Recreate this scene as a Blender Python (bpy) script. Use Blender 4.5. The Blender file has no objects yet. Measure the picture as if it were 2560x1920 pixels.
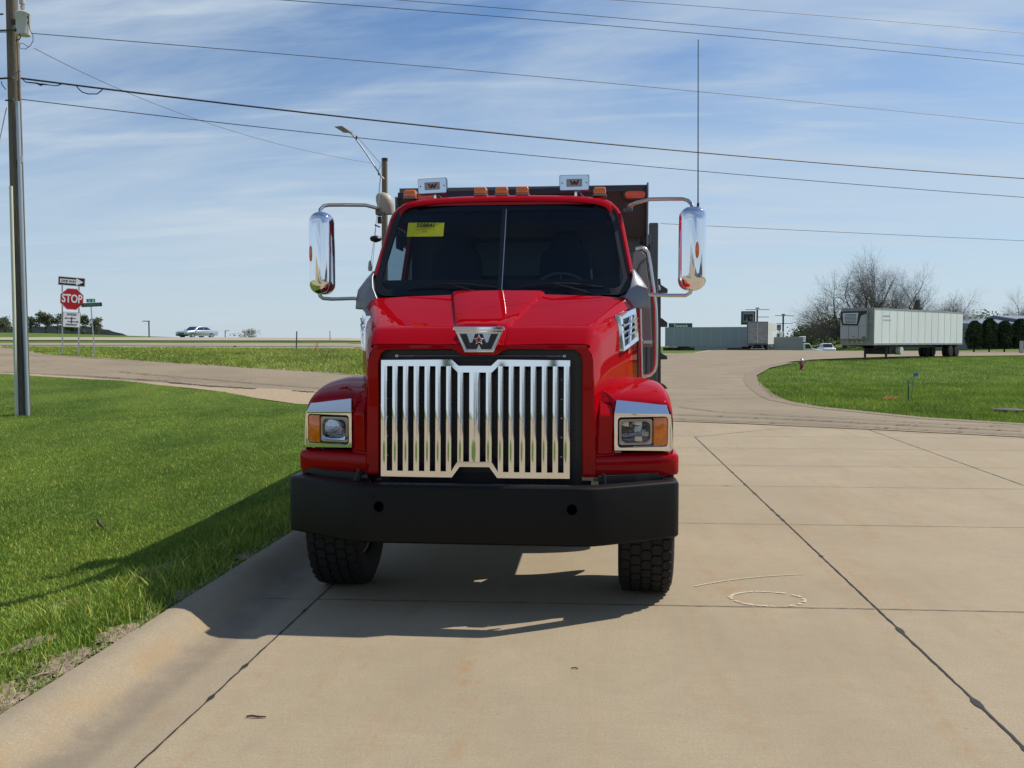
import bpy, bmesh, math, random
import numpy as np
from mathutils import Vector, Matrix
random.seed(7)
SC = bpy.context.scene
COL = SC.collection
# ------------------------------------------------------------------ camera, sky, sun, exposure
F, H = 2300.0, 1.8                      # focal length in photo pixels, eye height
PSI, PIT = math.atan(210 / F), math.atan(109 / F)
cam = bpy.data.cameras.new('camera'); camo = bpy.data.objects.new('camera', cam); COL.objects.link(camo)
cam.sensor_width = 36; cam.lens = F / 2560 * 36; cam.clip_start = .05; cam.clip_end = 6000
camo.location = (0, 0, H); camo.rotation_euler = (math.radians(90) - PIT, 0, PSI)
SC.camera = camo
SUNV = Vector((.76, .42, 1.0)).normalized()          # towards the sun
ELEV = math.asin(SUNV.z); AZ = math.atan2(SUNV.x, SUNV.y)
w = bpy.data.worlds.new('World'); SC.world = w; w.use_nodes = True
nt = w.node_tree; N = nt.nodes; L = nt.links; N.clear()
out = N.new('ShaderNodeOutputWorld'); bg = N.new('ShaderNodeBackground'); bg.inputs[1].default_value = .106
sky = N.new('ShaderNodeTexSky'); sky.sky_type = 'NISHITA'; sky.sun_disc = False
sky.sun_elevation = ELEV; sky.sun_rotation = AZ; sky.air_density = 1.0; sky.dust_density = .35; sky.ozone_density = 2.6; sky.altitude = 300
tc = N.new('ShaderNodeTexCoord'); sep = N.new('ShaderNodeSeparateXYZ'); L.new(tc.outputs['Generated'], sep.inputs[0])
def wm(op, a, b=None, c=None):
    n = N.new('ShaderNodeMath'); n.operation = op
    for i, v in enumerate((a, b, c)):
        if v is None: continue
        if isinstance(v, (int, float)): n.inputs[i].default_value = v
        else: L.new(v, n.inputs[i])
    return n.outputs[0]
zz = wm('ADD', wm('MAXIMUM', sep.outputs[2], 0), .12)
cx = wm('DIVIDE', sep.outputs[0], zz); cy = wm('DIVIDE', sep.outputs[1], zz)
def cloud(sx, sy, rot, scale, lo, hi, det, seed, dist=.6):
    cmb = N.new('ShaderNodeCombineXYZ'); L.new(cx, cmb.inputs[0]); L.new(cy, cmb.inputs[1]); cmb.inputs[2].default_value = seed
    mp = N.new('ShaderNodeMapping'); mp.inputs['Rotation'].default_value = (0, 0, rot); mp.inputs['Scale'].default_value = (sx, sy, 1)
    L.new(cmb.outputs[0], mp.inputs[0])
    no = N.new('ShaderNodeTexNoise'); no.inputs['Scale'].default_value = scale; no.inputs['Detail'].default_value = det
    no.inputs['Roughness'].default_value = .58; no.inputs['Distortion'].default_value = dist
    L.new(mp.outputs[0], no.inputs['Vector'])
    r = N.new('ShaderNodeMapRange'); r.interpolation_type = 'SMOOTHSTEP'
    r.inputs[1].default_value = lo; r.inputs[2].default_value = hi; L.new(no.outputs[0], r.inputs[0])
    return r.outputs[0]
c1 = cloud(.5, 1.5, .35, .60, .36, .66, 8, 3.1, .9)
c2 = cloud(.8, 2.6, -.35, 1.1, .48, .74, 9, 9.7, 1.2)
c3 = cloud(1.0, 5.0, .12, 2.2, .42, .85, 6, 5.2, .4)
cf = wm('MINIMUM', wm('ADD', wm('MULTIPLY', c1, .66), wm('ADD', wm('MULTIPLY', c2, .42), wm('MULTIPLY', c3, .12))), .88)
hz = N.new('ShaderNodeMapRange'); hz.inputs[1].default_value = 0; hz.inputs[2].default_value = .36; hz.inputs[3].default_value = .74; hz.inputs[4].default_value = 0
hz.interpolation_type = 'SMOOTHSTEP'; L.new(sep.outputs[2], hz.inputs[0])
zc = N.new('ShaderNodeMapRange'); zc.inputs[1].default_value = .45; zc.inputs[2].default_value = .85; zc.inputs[3].default_value = 1; zc.inputs[4].default_value = .25; L.new(sep.outputs[2], zc.inputs[0])
cfa = wm('MULTIPLY', wm('MAXIMUM', cf, 0), zc.outputs[0]); cft = wm('ADD', wm('MULTIPLY', cfa, wm('SUBTRACT', 1, hz.outputs[0])), hz.outputs[0])
mix = N.new('ShaderNodeMix'); mix.data_type = 'RGBA'; L.new(cft, mix.inputs[0])
tint = N.new('ShaderNodeMix'); tint.data_type = 'RGBA'; tint.blend_type = 'MULTIPLY'; tint.inputs[0].default_value = 1; tint.inputs[7].default_value = (.74, .90, 1.05, 1)
L.new(sky.outputs[0], tint.inputs[6]); L.new(tint.outputs[2], mix.inputs[6]); mix.inputs[7].default_value = (5.3, 6.25, 7.2, 1)
L.new(mix.outputs[2], bg.inputs[0]); L.new(bg.outputs[0], out.inputs[0])
sun = bpy.data.lights.new('sun', 'SUN'); sun.energy = 5.0; sun.angle = math.radians(.5); sun.color = (1, .95, .86)
suno = bpy.data.objects.new('sun', sun); COL.objects.link(suno)
suno.rotation_euler = SUNV.to_track_quat('Z', 'Y').to_euler(); suno.location = (20, 10, 30)
SC.view_settings.view_transform = 'Standard'; SC.view_settings.look = 'None'; SC.view_settings.gamma = 1
SC.view_settings.exposure = 0.0; SC.view_settings.use_curve_mapping = False
SC.cycles.max_bounces = 8; SC.cycles.transparent_max_bounces = 12; SC.cycles.use_denoising = True

# ------------------------------------------------------------------ camera-frame helpers (used to survey the place)
RGT = Vector((math.cos(PSI), math.sin(PSI), 0)); FWD = Vector((-math.sin(PSI), math.cos(PSI), 0))
def ray(px, py):
    x = (px - 1280) / F; y = -(py - 960) / F
    fw = FWD * math.cos(PIT) + Vector((0, 0, -math.sin(PIT))); up = FWD * math.sin(PIT) + Vector((0, 0, math.cos(PIT)))
    return fw + RGT * x + up * y
def LD(lat, d): return RGT * lat + FWD * d                       # lateral / depth to world
def PD(px, d, z=None):
    """a bearing (photo column) and a distance to a point on the terrain"""
    p = LD((px - 1280) / F * d, d); return Vector((p.x, p.y, T(p.x, p.y) if z is None else z))
def ZY(py, d): return H - (py - 851) / F * d                        # height of a photo row at a distance
ROWS = [0, 16, 20, 25, 30, 37, 45, 55, 65, 75, 90, 105, 120, 135, 150, 200, 300, 500, 1000, 3000]
CX = [-800, 0, 500, 891, 1500, 1850, 2000, 2150, 2600, 3600]
TB = [
 [0,0,.03,.35,.74,1.25,1.32,1.38,1.50,1.6,1.9,2.15,2.1,2.1,2.2,3.0,4.8,4.5,4,4],
 [0,0,.03,.35,.74,1.25,1.32,1.38,1.50,1.6,1.9,2.15,2.1,2.1,2.2,3.0,4.8,4.5,4,4],
 [0,0,.02,.32,.62,.95,1.15,1.30,1.45,1.58,1.85,2.15,2.05,1.9,1.9,2.1,2.9,2,2,2],
 [0,0,0,.25,.5,.75,1.0,1.25,1.42,1.56,1.85,2.05,1.9,1.6,1.2,-1,-3,-6,-8,-20],
 [0,0,0,0,0,0,0,.0,.1,.2,.35,.5,.55,.4,.2,-1,-4,-8,-10,-20],
 [0,0,0,0,0,0,.02,.1,.25,.35,.42,.5,.55,-.3,-.5,-1,-2,-3,-3,-10],
 [0,0,0,0,0,.02,.05,.15,.3,.38,.43,.5,.52,-.7,-.8,1.6,2.6,2,2,0],
 [0,0,0,0,0,.03,.08,.2,.33,.40,.44,.5,.55,-.2,.9,3.6,4.5,4,4,4],
 [0,0,0,0,0,.03,.08,.2,.33,.40,.44,.5,.55,.6,.8,1.2,2,3,3,3],
 [0,0,0,0,0,.03,.08,.2,.33,.40,.44,.5,.55,.6,.8,1.2,2,3,3,3]]
def sm(a, b, x):
    t = min(1, max(0, (x - a) / (b - a))); return t * t * (3 - 2 * t)
def T(x, y):
    d = -x * math.sin(PSI) + y * math.cos(PSI)
    if d <= 16: return 0.0
    lat = x * math.cos(PSI) + y * math.sin(PSI); px = min(3599, max(-799, 1280 + F * lat / d)); d = min(d, 2999)
    i = max(k for k in range(len(CX) - 1) if CX[k] <= px); u = (px - CX[i]) / (CX[i + 1] - CX[i])
    j = max(k for k in range(len(ROWS) - 1) if ROWS[k] <= d); v = (d - ROWS[j]) / (ROWS[j + 1] - ROWS[j])
    a = TB[i][j] * (1 - v) + TB[i][j + 1] * v; b = TB[i + 1][j] * (1 - v) + TB[i + 1][j + 1] * v
    return a * (1 - u) + b * u
def G(px, py):
    """where the sight line of a photo point meets the terrain"""
    r = ray(px, py); t = 2.0; p = Vector((0, 0, H))
    while t < 400:
        q = Vector((0, 0, H)) + r * t
        if q.z < T(q.x, q.y): break
        p = q; t *= 1.01
    return Vector((q.x, q.y, T(q.x, q.y)))

# ------------------------------------------------------------------ materials
MATS = {}
def node_mat(name):
    m = bpy.data.materials.new(name); m.use_nodes = True; MATS[name] = m
    return m, m.node_tree.nodes, m.node_tree.links, m.node_tree.nodes['Principled BSDF']
def M(name, col, rough=.5, metal=0, coat=0, var=0, vscale=6, bump=0, bscale=40, spec=.5, trans=0, alpha=1, stretch=(1, 1, 1), vary=None, coatr=.03):
    if name in MATS: return MATS[name]
    m, n, l, b = node_mat(name)
    b.inputs['Base Color'].default_value = (*col, 1); b.inputs['Roughness'].default_value = rough
    b.inputs['Metallic'].default_value = metal; b.inputs['Coat Weight'].default_value = coat; b.inputs['Coat Roughness'].default_value = coatr
    b.inputs['Specular IOR Level'].default_value = spec; b.inputs['Transmission Weight'].default_value = trans
    if var or bump:
        tcn = n.new('ShaderNodeTexCoord'); mp = n.new('ShaderNodeMapping'); mp.inputs['Scale'].default_value = stretch
        l.new(tcn.outputs['Object'], mp.inputs[0])
    if var:
        no = n.new('ShaderNodeTexNoise'); no.inputs['Scale'].default_value = vscale; no.inputs['Detail'].default_value = 6; no.inputs['Roughness'].default_value = .65
        l.new(mp.outputs[0], no.inputs['Vector'])
        cr = n.new('ShaderNodeValToRGB'); cr.color_ramp.elements[0].position = .3; cr.color_ramp.elements[1].position = .7
        c2 = vary or tuple(min(1, c * (1 + var)) for c in col)
        cr.color_ramp.elements[0].color = (*[c * (1 - var) for c in col], 1); cr.color_ramp.elements[1].color = (*c2, 1)
        l.new(no.outputs[0], cr.inputs[0]); l.new(cr.outputs[0], b.inputs['Base Color'])
        mr = n.new('ShaderNodeMapRange'); mr.inputs[3].default_value = max(0, rough - .08 * (rough > .1)); mr.inputs[4].default_value = min(1, rough + .1 * (rough > .1))
        l.new(no.outputs[0], mr.inputs[0]); l.new(mr.outputs[0], b.inputs['Roughness'])
    if bump:
        nb = n.new('ShaderNodeTexNoise'); nb.inputs['Scale'].default_value = bscale; nb.inputs['Detail'].default_value = 5
        l.new(mp.outputs[0], nb.inputs['Vector']); bp = n.new('ShaderNodeBump'); bp.inputs['Strength'].default_value = min(1, bump); bp.inputs['Distance'].default_value = .01
        l.new(nb.outputs[0], bp.inputs['Height']); l.new(bp.outputs[0], b.inputs['Normal'])
    return m
def noise(n, l, vec, scale, det=6, rough=.6, dist=0):
    no = n.new('ShaderNodeTexNoise'); no.inputs['Scale'].default_value = scale; no.inputs['Detail'].default_value = det
    no.inputs['Roughness'].default_value = rough; no.inputs['Distortion'].default_value = dist; l.new(vec, no.inputs['Vector']); return no.outputs[0]
def mapr(n, l, v, a, b, c=0, d=1):
    r = n.new('ShaderNodeMapRange'); r.interpolation_type = 'SMOOTHSTEP'
    for i, q in enumerate((a, b, c, d)): r.inputs[i + 1].default_value = q
    l.new(v, r.inputs[0]); return r.outputs[0]
def mixc(n, l, f, a, b, mode='MIX'):
    x = n.new('ShaderNodeMix'); x.data_type = 'RGBA'; x.blend_type = mode
    if isinstance(f, (int, float)): x.inputs[0].default_value = f
    else: l.new(f, x.inputs[0])
    for k, q in ((6, a), (7, b)):
        if isinstance(q, tuple): x.inputs[k].default_value = (*q, 1)
        else: l.new(q, x.inputs[k])
    return x.outputs[2]
def mth(n, l, op, a, b=0):
    x = n.new('ShaderNodeMath'); x.operation = op
    for i, v in enumerate((a, b)):
        if isinstance(v, (int, float)): x.inputs[i].default_value = v
        else: l.new(v, x.inputs[i])
    return x.outputs[0]
def bumpn(n, l, b, hgt, dist, strength=1):
    bp = n.new('ShaderNodeBump'); bp.inputs['Distance'].default_value = dist; bp.inputs['Strength'].default_value = strength
    l.new(hgt, bp.inputs['Height']); l.new(bp.outputs[0], b.inputs['Normal'])
def geo(n, l, scale=(1, 1, 1), rot=(0, 0, 0), loc=(0, 0, 0)):
    g = n.new('ShaderNodeNewGeometry'); mp = n.new('ShaderNodeMapping'); mp.inputs['Scale'].default_value = scale; mp.inputs['Rotation'].default_value = rot
    mp.inputs['Location'].default_value = loc
    l.new(g.outputs['Position'], mp.inputs[0]); return mp.outputs[0]

def concrete(name, base=(.440, .352, .232), stain=.75, curb=False):
    m, n, l, b = node_mat(name)
    p = geo(n, l); ps = geo(n, l, (1.6, .16, 1)); pl = geo(n, l, (.9, .9, 1), (0, 0, .3))
    big = noise(n, l, p, .7, 5, .6); mid = noise(n, l, p, 7, 6, .7); fine = noise(n, l, p, 95, 4, .85); st = noise(n, l, ps, 2.1, 9, .7, .5)
    c = mixc(n, l, mapr(n, l, big, .3, .7), tuple(x * .88 for x in base), tuple(x * 1.08 for x in base))
    c = mixc(n, l, mapr(n, l, mid, .35, .75, 0, .35), c, tuple(x * .72 for x in base))
    c = mixc(n, l, mapr(n, l, fine, .36, .60, .0, .62), c, tuple(x * .52 for x in base))
    c = mixc(n, l, mapr(n, l, fine, .58, .68, 0, .55), c, (.62, .52, .40))
    c = mixc(n, l, mapr(n, l, noise(n, l, p, 48, 5, .85), .50, .66, 0, .36), c, tuple(x * .5 for x in base))
    rust = mth(n, l, 'MULTIPLY', mapr(n, l, st, .50, .68), mapr(n, l, noise(n, l, p, 9, 5, .75), .38, .68))
    c = mixc(n, l, mth(n, l, 'MULTIPLY', rust, stain), c, (.34, .19, .075))
    grime = mapr(n, l, noise(n, l, geo(n, l, (1.2, .3, 1), (0, 0, -.1), (3, 8, 0)), 1.3, 7, .65), .52, .74, 0, .5)
    c = mixc(n, l, grime, c, tuple(x * .62 for x in (base[0], base[1], base[2])))
    slab = n.new('ShaderNodeTexWhiteNoise'); slab.noise_dimensions = '2D'; sv = n.new('ShaderNodeVectorMath'); sv.operation = 'FLOOR'; l.new(geo(n, l, (.2635, .357, 0), (0, 0, 0), (.506, .8, 0)), sv.inputs[0]); l.new(sv.outputs[0], slab.inputs['Vector'])
    c = mixc(n, l, mth(n, l, 'MULTIPLY', slab.outputs[0], .14), c, tuple(x * .6 for x in base))
    brm = noise(n, l, geo(n, l, (2.5, 85, 1)), 1.0, 4, .7); c = mixc(n, l, mapr(n, l, brm, .35, .65, 0, .16), c, tuple(x * .5 for x in base))
    sp = mapr(n, l, noise(n, l, p, 23, 2, .5), .77, .80, 0, .7); c = mixc(n, l, sp, c, (.14, .11, .08))
    if curb:
        g = n.new('ShaderNodeNewGeometry'); sx = n.new('ShaderNodeSeparateXYZ'); l.new(g.outputs['Position'], sx.inputs[0])
        wob = mth(n, l, 'ADD', sx.outputs[0], mth(n, l, 'MULTIPLY', noise(n, l, geo(n, l, (.5, .5, 1)), 2, 3), .12))
        band = mth(n, l, 'MULTIPLY', mapr(n, l, wob, -2.36, -2.26), mapr(n, l, wob, -2.02, -2.14))
        c = mixc(n, l, mth(n, l, 'MULTIPLY', mth(n, l, 'MULTIPLY', band, mapr(n, l, noise(n, l, p, 4, 5, .7), .3, .6, .4, 1)), .5), c, (.15, .12, .09))
        b2 = mth(n, l, 'MULTIPLY', mapr(n, l, wob, -2.46, -2.38), mapr(n, l, wob, -2.26, -2.34))
        c = mixc(n, l, mth(n, l, 'MULTIPLY', mth(n, l, 'MULTIPLY', b2, mapr(n, l, noise(n, l, p, 3, 5, .7), .35, .65)), .38), c, (.33, .205, .085))
    l.new(c, b.inputs['Base Color']); b.inputs['Roughness'].default_value = .86; b.inputs['Specular IOR Level'].default_value = .28
    hh = mth(n, l, 'ADD', mth(n, l, 'MULTIPLY', fine, .5), mth(n, l, 'MULTIPLY', mid, .25)); bumpn(n, l, b, hh, .004, .8)
    return m
def asphalt(name, base=(.285, .228, .158), cr=.5, sc=1.0):
    m, n, l, b = node_mat(name)
    p = geo(n, l); pw = geo(n, l, (.12, 1.0, 1), (0, 0, .28))
    big = noise(n, l, p, .35, 5, .6); band = noise(n, l, pw, .9, 7, .7, .3); fine = noise(n, l, p, 38, 4, .8)
    c = mixc(n, l, mapr(n, l, big, .3, .7), tuple(x * .9 for x in base), tuple(x * 1.1 for x in base))
    c = mixc(n, l, mapr(n, l, band, .52, .7, 0, .45), c, tuple(x * .7 for x in base))
    c = mixc(n, l, mapr(n, l, fine, .3, .7, 0, .3), c, tuple(x * .55 for x in base))
    vo = n.new('ShaderNodeTexVoronoi'); vo.feature = 'DISTANCE_TO_EDGE'; vo.inputs['Scale'].default_value = .8 * sc
    wv = n.new('ShaderNodeVectorMath'); wv.operation = 'ADD'; l.new(p, wv.inputs[0]); nn = n.new('ShaderNodeTexNoise'); nn.inputs['Scale'].default_value = 1.5; nn.inputs['Detail'].default_value = 5
    l.new(p, nn.inputs['Vector']); l.new(nn.outputs[1], wv.inputs[1]); l.new(wv.outputs[0], vo.inputs['Vector'])
    ck = mth(n, l, 'MULTIPLY', mapr(n, l, vo.outputs[0], .03, .005), mapr(n, l, noise(n, l, p, .3, 3), .5, .6, 0, cr))
    c = mixc(n, l, ck, c, (.08, .065, .05))
    l.new(c, b.inputs['Base Color']); b.inputs['Roughness'].default_value = .93; b.inputs['Specular IOR Level'].default_value = .2
    bumpn(n, l, b, fine, .01, .7)
    return m
def grassm(name, tint=False, a=(.085, .155, .014), bcol=(.18, .26, .03)):
    m, n, l, b = node_mat(name)
    p = geo(n, l); big = noise(n, l, geo(n, l, (1, .55, 1)), .5, 5, .65); fine = noise(n, l, p, 26, 5, .8); mid = noise(n, l, p, 3.2, 5, .7)
    c = mixc(n, l, mapr(n, l, big, .33, .66), a, bcol)
    c = mixc(n, l, mapr(n, l, mid, .45, .75, 0, .5), c, (.21, .26, .04))
    if tint:
        at = n.new('ShaderNodeAttribute'); at.attribute_name = 'tint'; c = mixc(n, l, 1.0, c, at.outputs['Color'], 'MULTIPLY')
        b.inputs['Roughness'].default_value = .55; b.inputs['Specular IOR Level'].default_value = .35
        tr = n.new('ShaderNodeBsdfTranslucent'); l.new(c, tr.inputs[0]); ms = n.new('ShaderNodeMixShader'); ms.inputs[0].default_value = .22
        l.new(b.outputs[0], ms.inputs[1]); l.new(tr.outputs[0], ms.inputs[2]); l.new(ms.outputs[0], n['Material Output'].inputs[0])
    else:
        c = mixc(n, l, mapr(n, l, fine, .3, .7, 0, .75), c, (.020, .045, .007))
        c = mixc(n, l, mapr(n, l, noise(n, l, p, 70, 3, .8), .55, .75, 0, .6), c, (.19, .25, .055))
        dr = mth(n, l, 'MULTIPLY', mapr(n, l, noise(n, l, p, 1.1, 6, .7), .64, .72), .55)
        c = mixc(n, l, dr, c, (.20, .15, .085))
        b.inputs['Roughness'].default_value = .9; b.inputs['Specular IOR Level'].default_value = .15
        bumpn(n, l, b, fine, .05, .9)
    l.new(c, b.inputs['Base Color'])
    return m
def glassm(name, tint, ior=1.5, rough=0.0):
    m, n, l, b = node_mat(name); o = n['Material Output']; n.remove(b)
    tr = n.new('ShaderNodeBsdfTransparent'); tr.inputs[0].default_value = (*tint, 1); gl = n.new('ShaderNodeBsdfGlossy'); gl.inputs['Roughness'].default_value = rough
    fr = n.new('ShaderNodeFresnel'); fr.inputs[0].default_value = ior; ms = n.new('ShaderNodeMixShader')
    l.new(fr.outputs[0], ms.inputs[0]); l.new(tr.outputs[0], ms.inputs[1]); l.new(gl.outputs[0], ms.inputs[2]); l.new(ms.outputs[0], o.inputs[0])
    return m

RED = M('red paint', (.34, .0008, .004), .5, 0, .46, spec=.0, coatr=.02)
CHROME = M('chrome', (.86, .87, .89), .035, 1)
STEEL = M('brushed steel tube', (.58, .57, .55), .22, 1)
BLACK = M('black plastic', (.012, .012, .013), .45)
BUMP = M('black powder coat', (.007, .006, .0052), .42, 0, .0, var=.25, vscale=3, bump=.08, bscale=300, spec=.18)
RUB = M('tyre rubber', (.007, .007, .007), .78, var=.3, vscale=9, bump=.15, bscale=120)
DGREY = M('dump body grey paint', (.085, .092, .098), .42, 0, .2, var=.12, vscale=2)
DDARK = M('dark plum primer', (.022, .017, .020), .5, var=.2)
AMBER = M('amber lens', (.75, .17, .005), .12, 0, 1.0, var=.25, vscale=30)
LENS = glassm('clear lens', (.86, .87, .88))
GALV = M('galvanised steel', (.42, .45, .47), .42, .75, var=.15, vscale=8)
WHITE = M('white paint', (.78, .78, .76), .4, 0, .3, var=.06, vscale=1.5)
GREYP = M('grey plastic', (.20, .21, .23), .32, .3)
WOOD = M('weathered pole wood', (.165, .135, .10), .9, var=.45, vscale=5, bump=.8, bscale=18, stretch=(8, 8, .6))
WIRE = M('black cable', (.012, .012, .014), .6)
WIREG = M('grey cable', (.09, .10, .115), .6)

# ------------------------------------------------------------------ mesh builder
class MB:
    def __init__(s): s.v = []; s.f = []
    def add(s, vs, fs):
        o = len(s.v); s.v += [tuple(x) for x in vs]; s.f += [tuple(i + o for i in q) for q in fs]; return s
    def box(s, c, sz, rot=None):
        h = [a / 2 for a in sz]; vs = [Vector((x * h[0], y * h[1], z * h[2])) for x in (-1, 1) for y in (-1, 1) for z in (-1, 1)]
        if rot: R = Matrix.Rotation(rot[0], 3, 'X') @ Matrix.Identity(3); R = Matrix.Rotation(rot[2], 3, 'Z') @ Matrix.Rotation(rot[1], 3, 'Y') @ R; vs = [R @ q for q in vs]
        return s.add([q + Vector(c) for q in vs], [(0, 1, 3, 2), (4, 6, 7, 5), (0, 4, 5, 1), (2, 3, 7, 6), (0, 2, 6, 4), (1, 5, 7, 3)])
    def loft(s, rings, closed=True, caps=True):
        n = len(rings[0]); vs = [p for r in rings for p in r]; fs = []
        for i in range(len(rings) - 1):
            for j in range(n if closed else n - 1):
                k = (j + 1) % n; fs.append((i * n + j, i * n + k, (i + 1) * n + k, (i + 1) * n + j))
        if caps: fs += [tuple(range(n))[::-1], tuple(range((len(rings) - 1) * n, len(rings) * n))]
        return s.add(vs, fs)
    def tube(s, pts, r, n=8, caps=True):
        pts = [Vector(p) for p in pts]; rs = r if isinstance(r, (list, tuple)) else [r] * len(pts); rings = []; up = None
        for i, p in enumerate(pts):
            t = (pts[min(i + 1, len(pts) - 1)] - pts[max(i - 1, 0)]).normalized()
            if up is None: up = Vector((0, 0, 1)) if abs(t.z) < .9 else Vector((1, 0, 0))
            a = t.cross(up).normalized(); bb = a.cross(t).normalized(); up = bb
            rings.append([p + (a * math.cos(q) + bb * math.sin(q)) * rs[i] for q in [2 * math.pi * k / n for k in range(n)]])
        return s.loft(rings, True, caps)
    def lathe(s, prof, org, ax='z', n=24, caps=True):
        rings = []
        for r, h in prof:
            ring = []
            for k in range(n):
                a = 2 * math.pi * k / n; u, v = r * math.cos(a), r * math.sin(a)
                ring.append(Vector(org) + Vector({'z': (u, v, h), 'x': (h, u, v), 'y': (u, h, v)}[ax]))
            rings.append(ring)
        return s.loft(rings, True, caps)
    def prism(s, pts, vec):
        n = len(pts); pts = [Vector(p) for p in pts]; v = Vector(vec)
        return s.add(pts + [p + v for p in pts], [tuple(range(n)), tuple(range(2 * n - 1, n - 1, -1))] + [(i, i + n, (i + 1) % n + n, (i + 1) % n) for i in range(n)])
    def plate(s, outer, holes, vec):
        """flat plate with real holes, extruded along vec"""
        bm = bmesh.new(); es = []
        for lp in [outer] + holes:
            vs = [bm.verts.new(p) for p in lp]; es += [bm.edges.new((vs[i], vs[(i + 1) % len(vs)])) for i in range(len(vs))]
        bmesh.ops.triangle_fill(bm, use_beauty=True, use_dissolve=False, edges=es)
        r = bmesh.ops.extrude_face_region(bm, geom=bm.faces[:]); bmesh.ops.translate(bm, verts=[q for q in r['geom'] if isinstance(q, bmesh.types.BMVert)], vec=vec)
        bmesh.ops.recalc_face_normals(bm, faces=bm.faces[:]); bm.verts.index_update()
        s.add([v.co[:] for v in bm.verts], [tuple(v.index for v in f.verts) for f in bm.faces]); bm.free(); return s
    def build(s, name, mat, parent=None, smooth=35, bevel=0, seg=2, label=None, loc=None, fix=True, subs=0):
        me = bpy.data.meshes.new(name); me.from_pydata(s.v, [], s.f); me.materials.append(mat)
        if fix:
            bm = bmesh.new(); bm.from_mesh(me); bmesh.ops.recalc_face_normals(bm, faces=bm.faces[:]); bm.to_mesh(me); bm.free()
        o = bpy.data.objects.new(name, me); COL.objects.link(o)
        if smooth: me.shade_smooth(); me.set_sharp_from_angle(angle=math.radians(smooth))
        if bevel:
            b = o.modifiers.new('bevel', 'BEVEL'); b.width = bevel; b.segments = seg; b.limit_method = 'ANGLE'; b.angle_limit = math.radians(32)
        if subs: q = o.modifiers.new('sub', 'SUBSURF'); q.levels = subs; q.render_levels = subs
        if parent: o.parent = parent
        if label: o['label'] = label
        if loc: o.location = loc
        return o
def _each(s, name, mat, parent):
    n = len(s.v); par = list(range(n))
    def fd(x):
        while par[x] != x: par[x] = par[par[x]]; x = par[x]
        return x
    for f in s.f:
        for i in f[1:]: par[fd(i)] = fd(f[0])
    g = {}
    for f in s.f: g.setdefault(fd(f[0]), []).append(f)
    for fs in g.values():
        ix = sorted({i for f in fs for i in f}); mp = {q: k for k, q in enumerate(ix)}; m = MB(); m.add([s.v[i] for i in ix], [tuple(mp[i] for i in f) for f in fs]); m.build(name, mat, parent)
MB.each = _each
def tag(o, label=None, cat=None, group=None, kind=None):
    if label: o['label'] = label
    if cat: o['category'] = cat
    if group: o['group'] = group
    if kind: o['kind'] = kind
    return o
def thing(name, label, cat, loc=(0, 0, 0), rz=0, group=None, parent=None):
    o = bpy.data.objects.new(name, None); COL.objects.link(o); o.location = loc; o.rotation_euler = (0, 0, rz); o.empty_display_size = .2
    return tag(o, label, cat, group)
def copy_tree(o, parent=None):
    c = o.copy(); COL.objects.link(c); c.parent = parent
    for ch in [x for x in list(COL.objects) if x.parent == o]: copy_tree(ch, c)
    return c
def text(name, s, size, mat, parent, org, rx=(1, 0, 0), up=(0, 0, 1), bold=0, depth=.0015, sx=1, align='CENTER'):
    cu = bpy.data.curves.new(name, 'FONT'); cu.body = s; cu.size = size; cu.align_x = align; cu.align_y = 'CENTER'; cu.offset = bold; cu.extrude = depth; cu.resolution_u = 3
    t = bpy.data.objects.new(name, cu); me = bpy.data.meshes.new_from_object(t); bpy.data.objects.remove(t)
    me.name = name; rx = Vector(rx).normalized(); up = Vector(up).normalized(); nz = rx.cross(up)
    Mx = Matrix((rx * sx, up, nz)).transposed().to_4x4(); Mx.translation = Vector(org); me.transform(Mx)
    me.materials.clear(); me.materials.append(mat); o = bpy.data.objects.new(name, me); COL.objects.link(o); o.parent = parent; return o
def rrect(cx, cz, w_, h_, r, n=4):
    out_ = []
    for (sx, sz, a0) in ((1, 1, 0), (-1, 1, 90), (-1, -1, 180), (1, -1, 270)):
        for k in range(n + 1):
            a = math.radians(a0 + 90 * k / n); out_.append((cx + sx * (w_ / 2 - r) + r * math.cos(a), cz + sz * (h_ / 2 - r) + r * math.sin(a)))
    return out_
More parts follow.
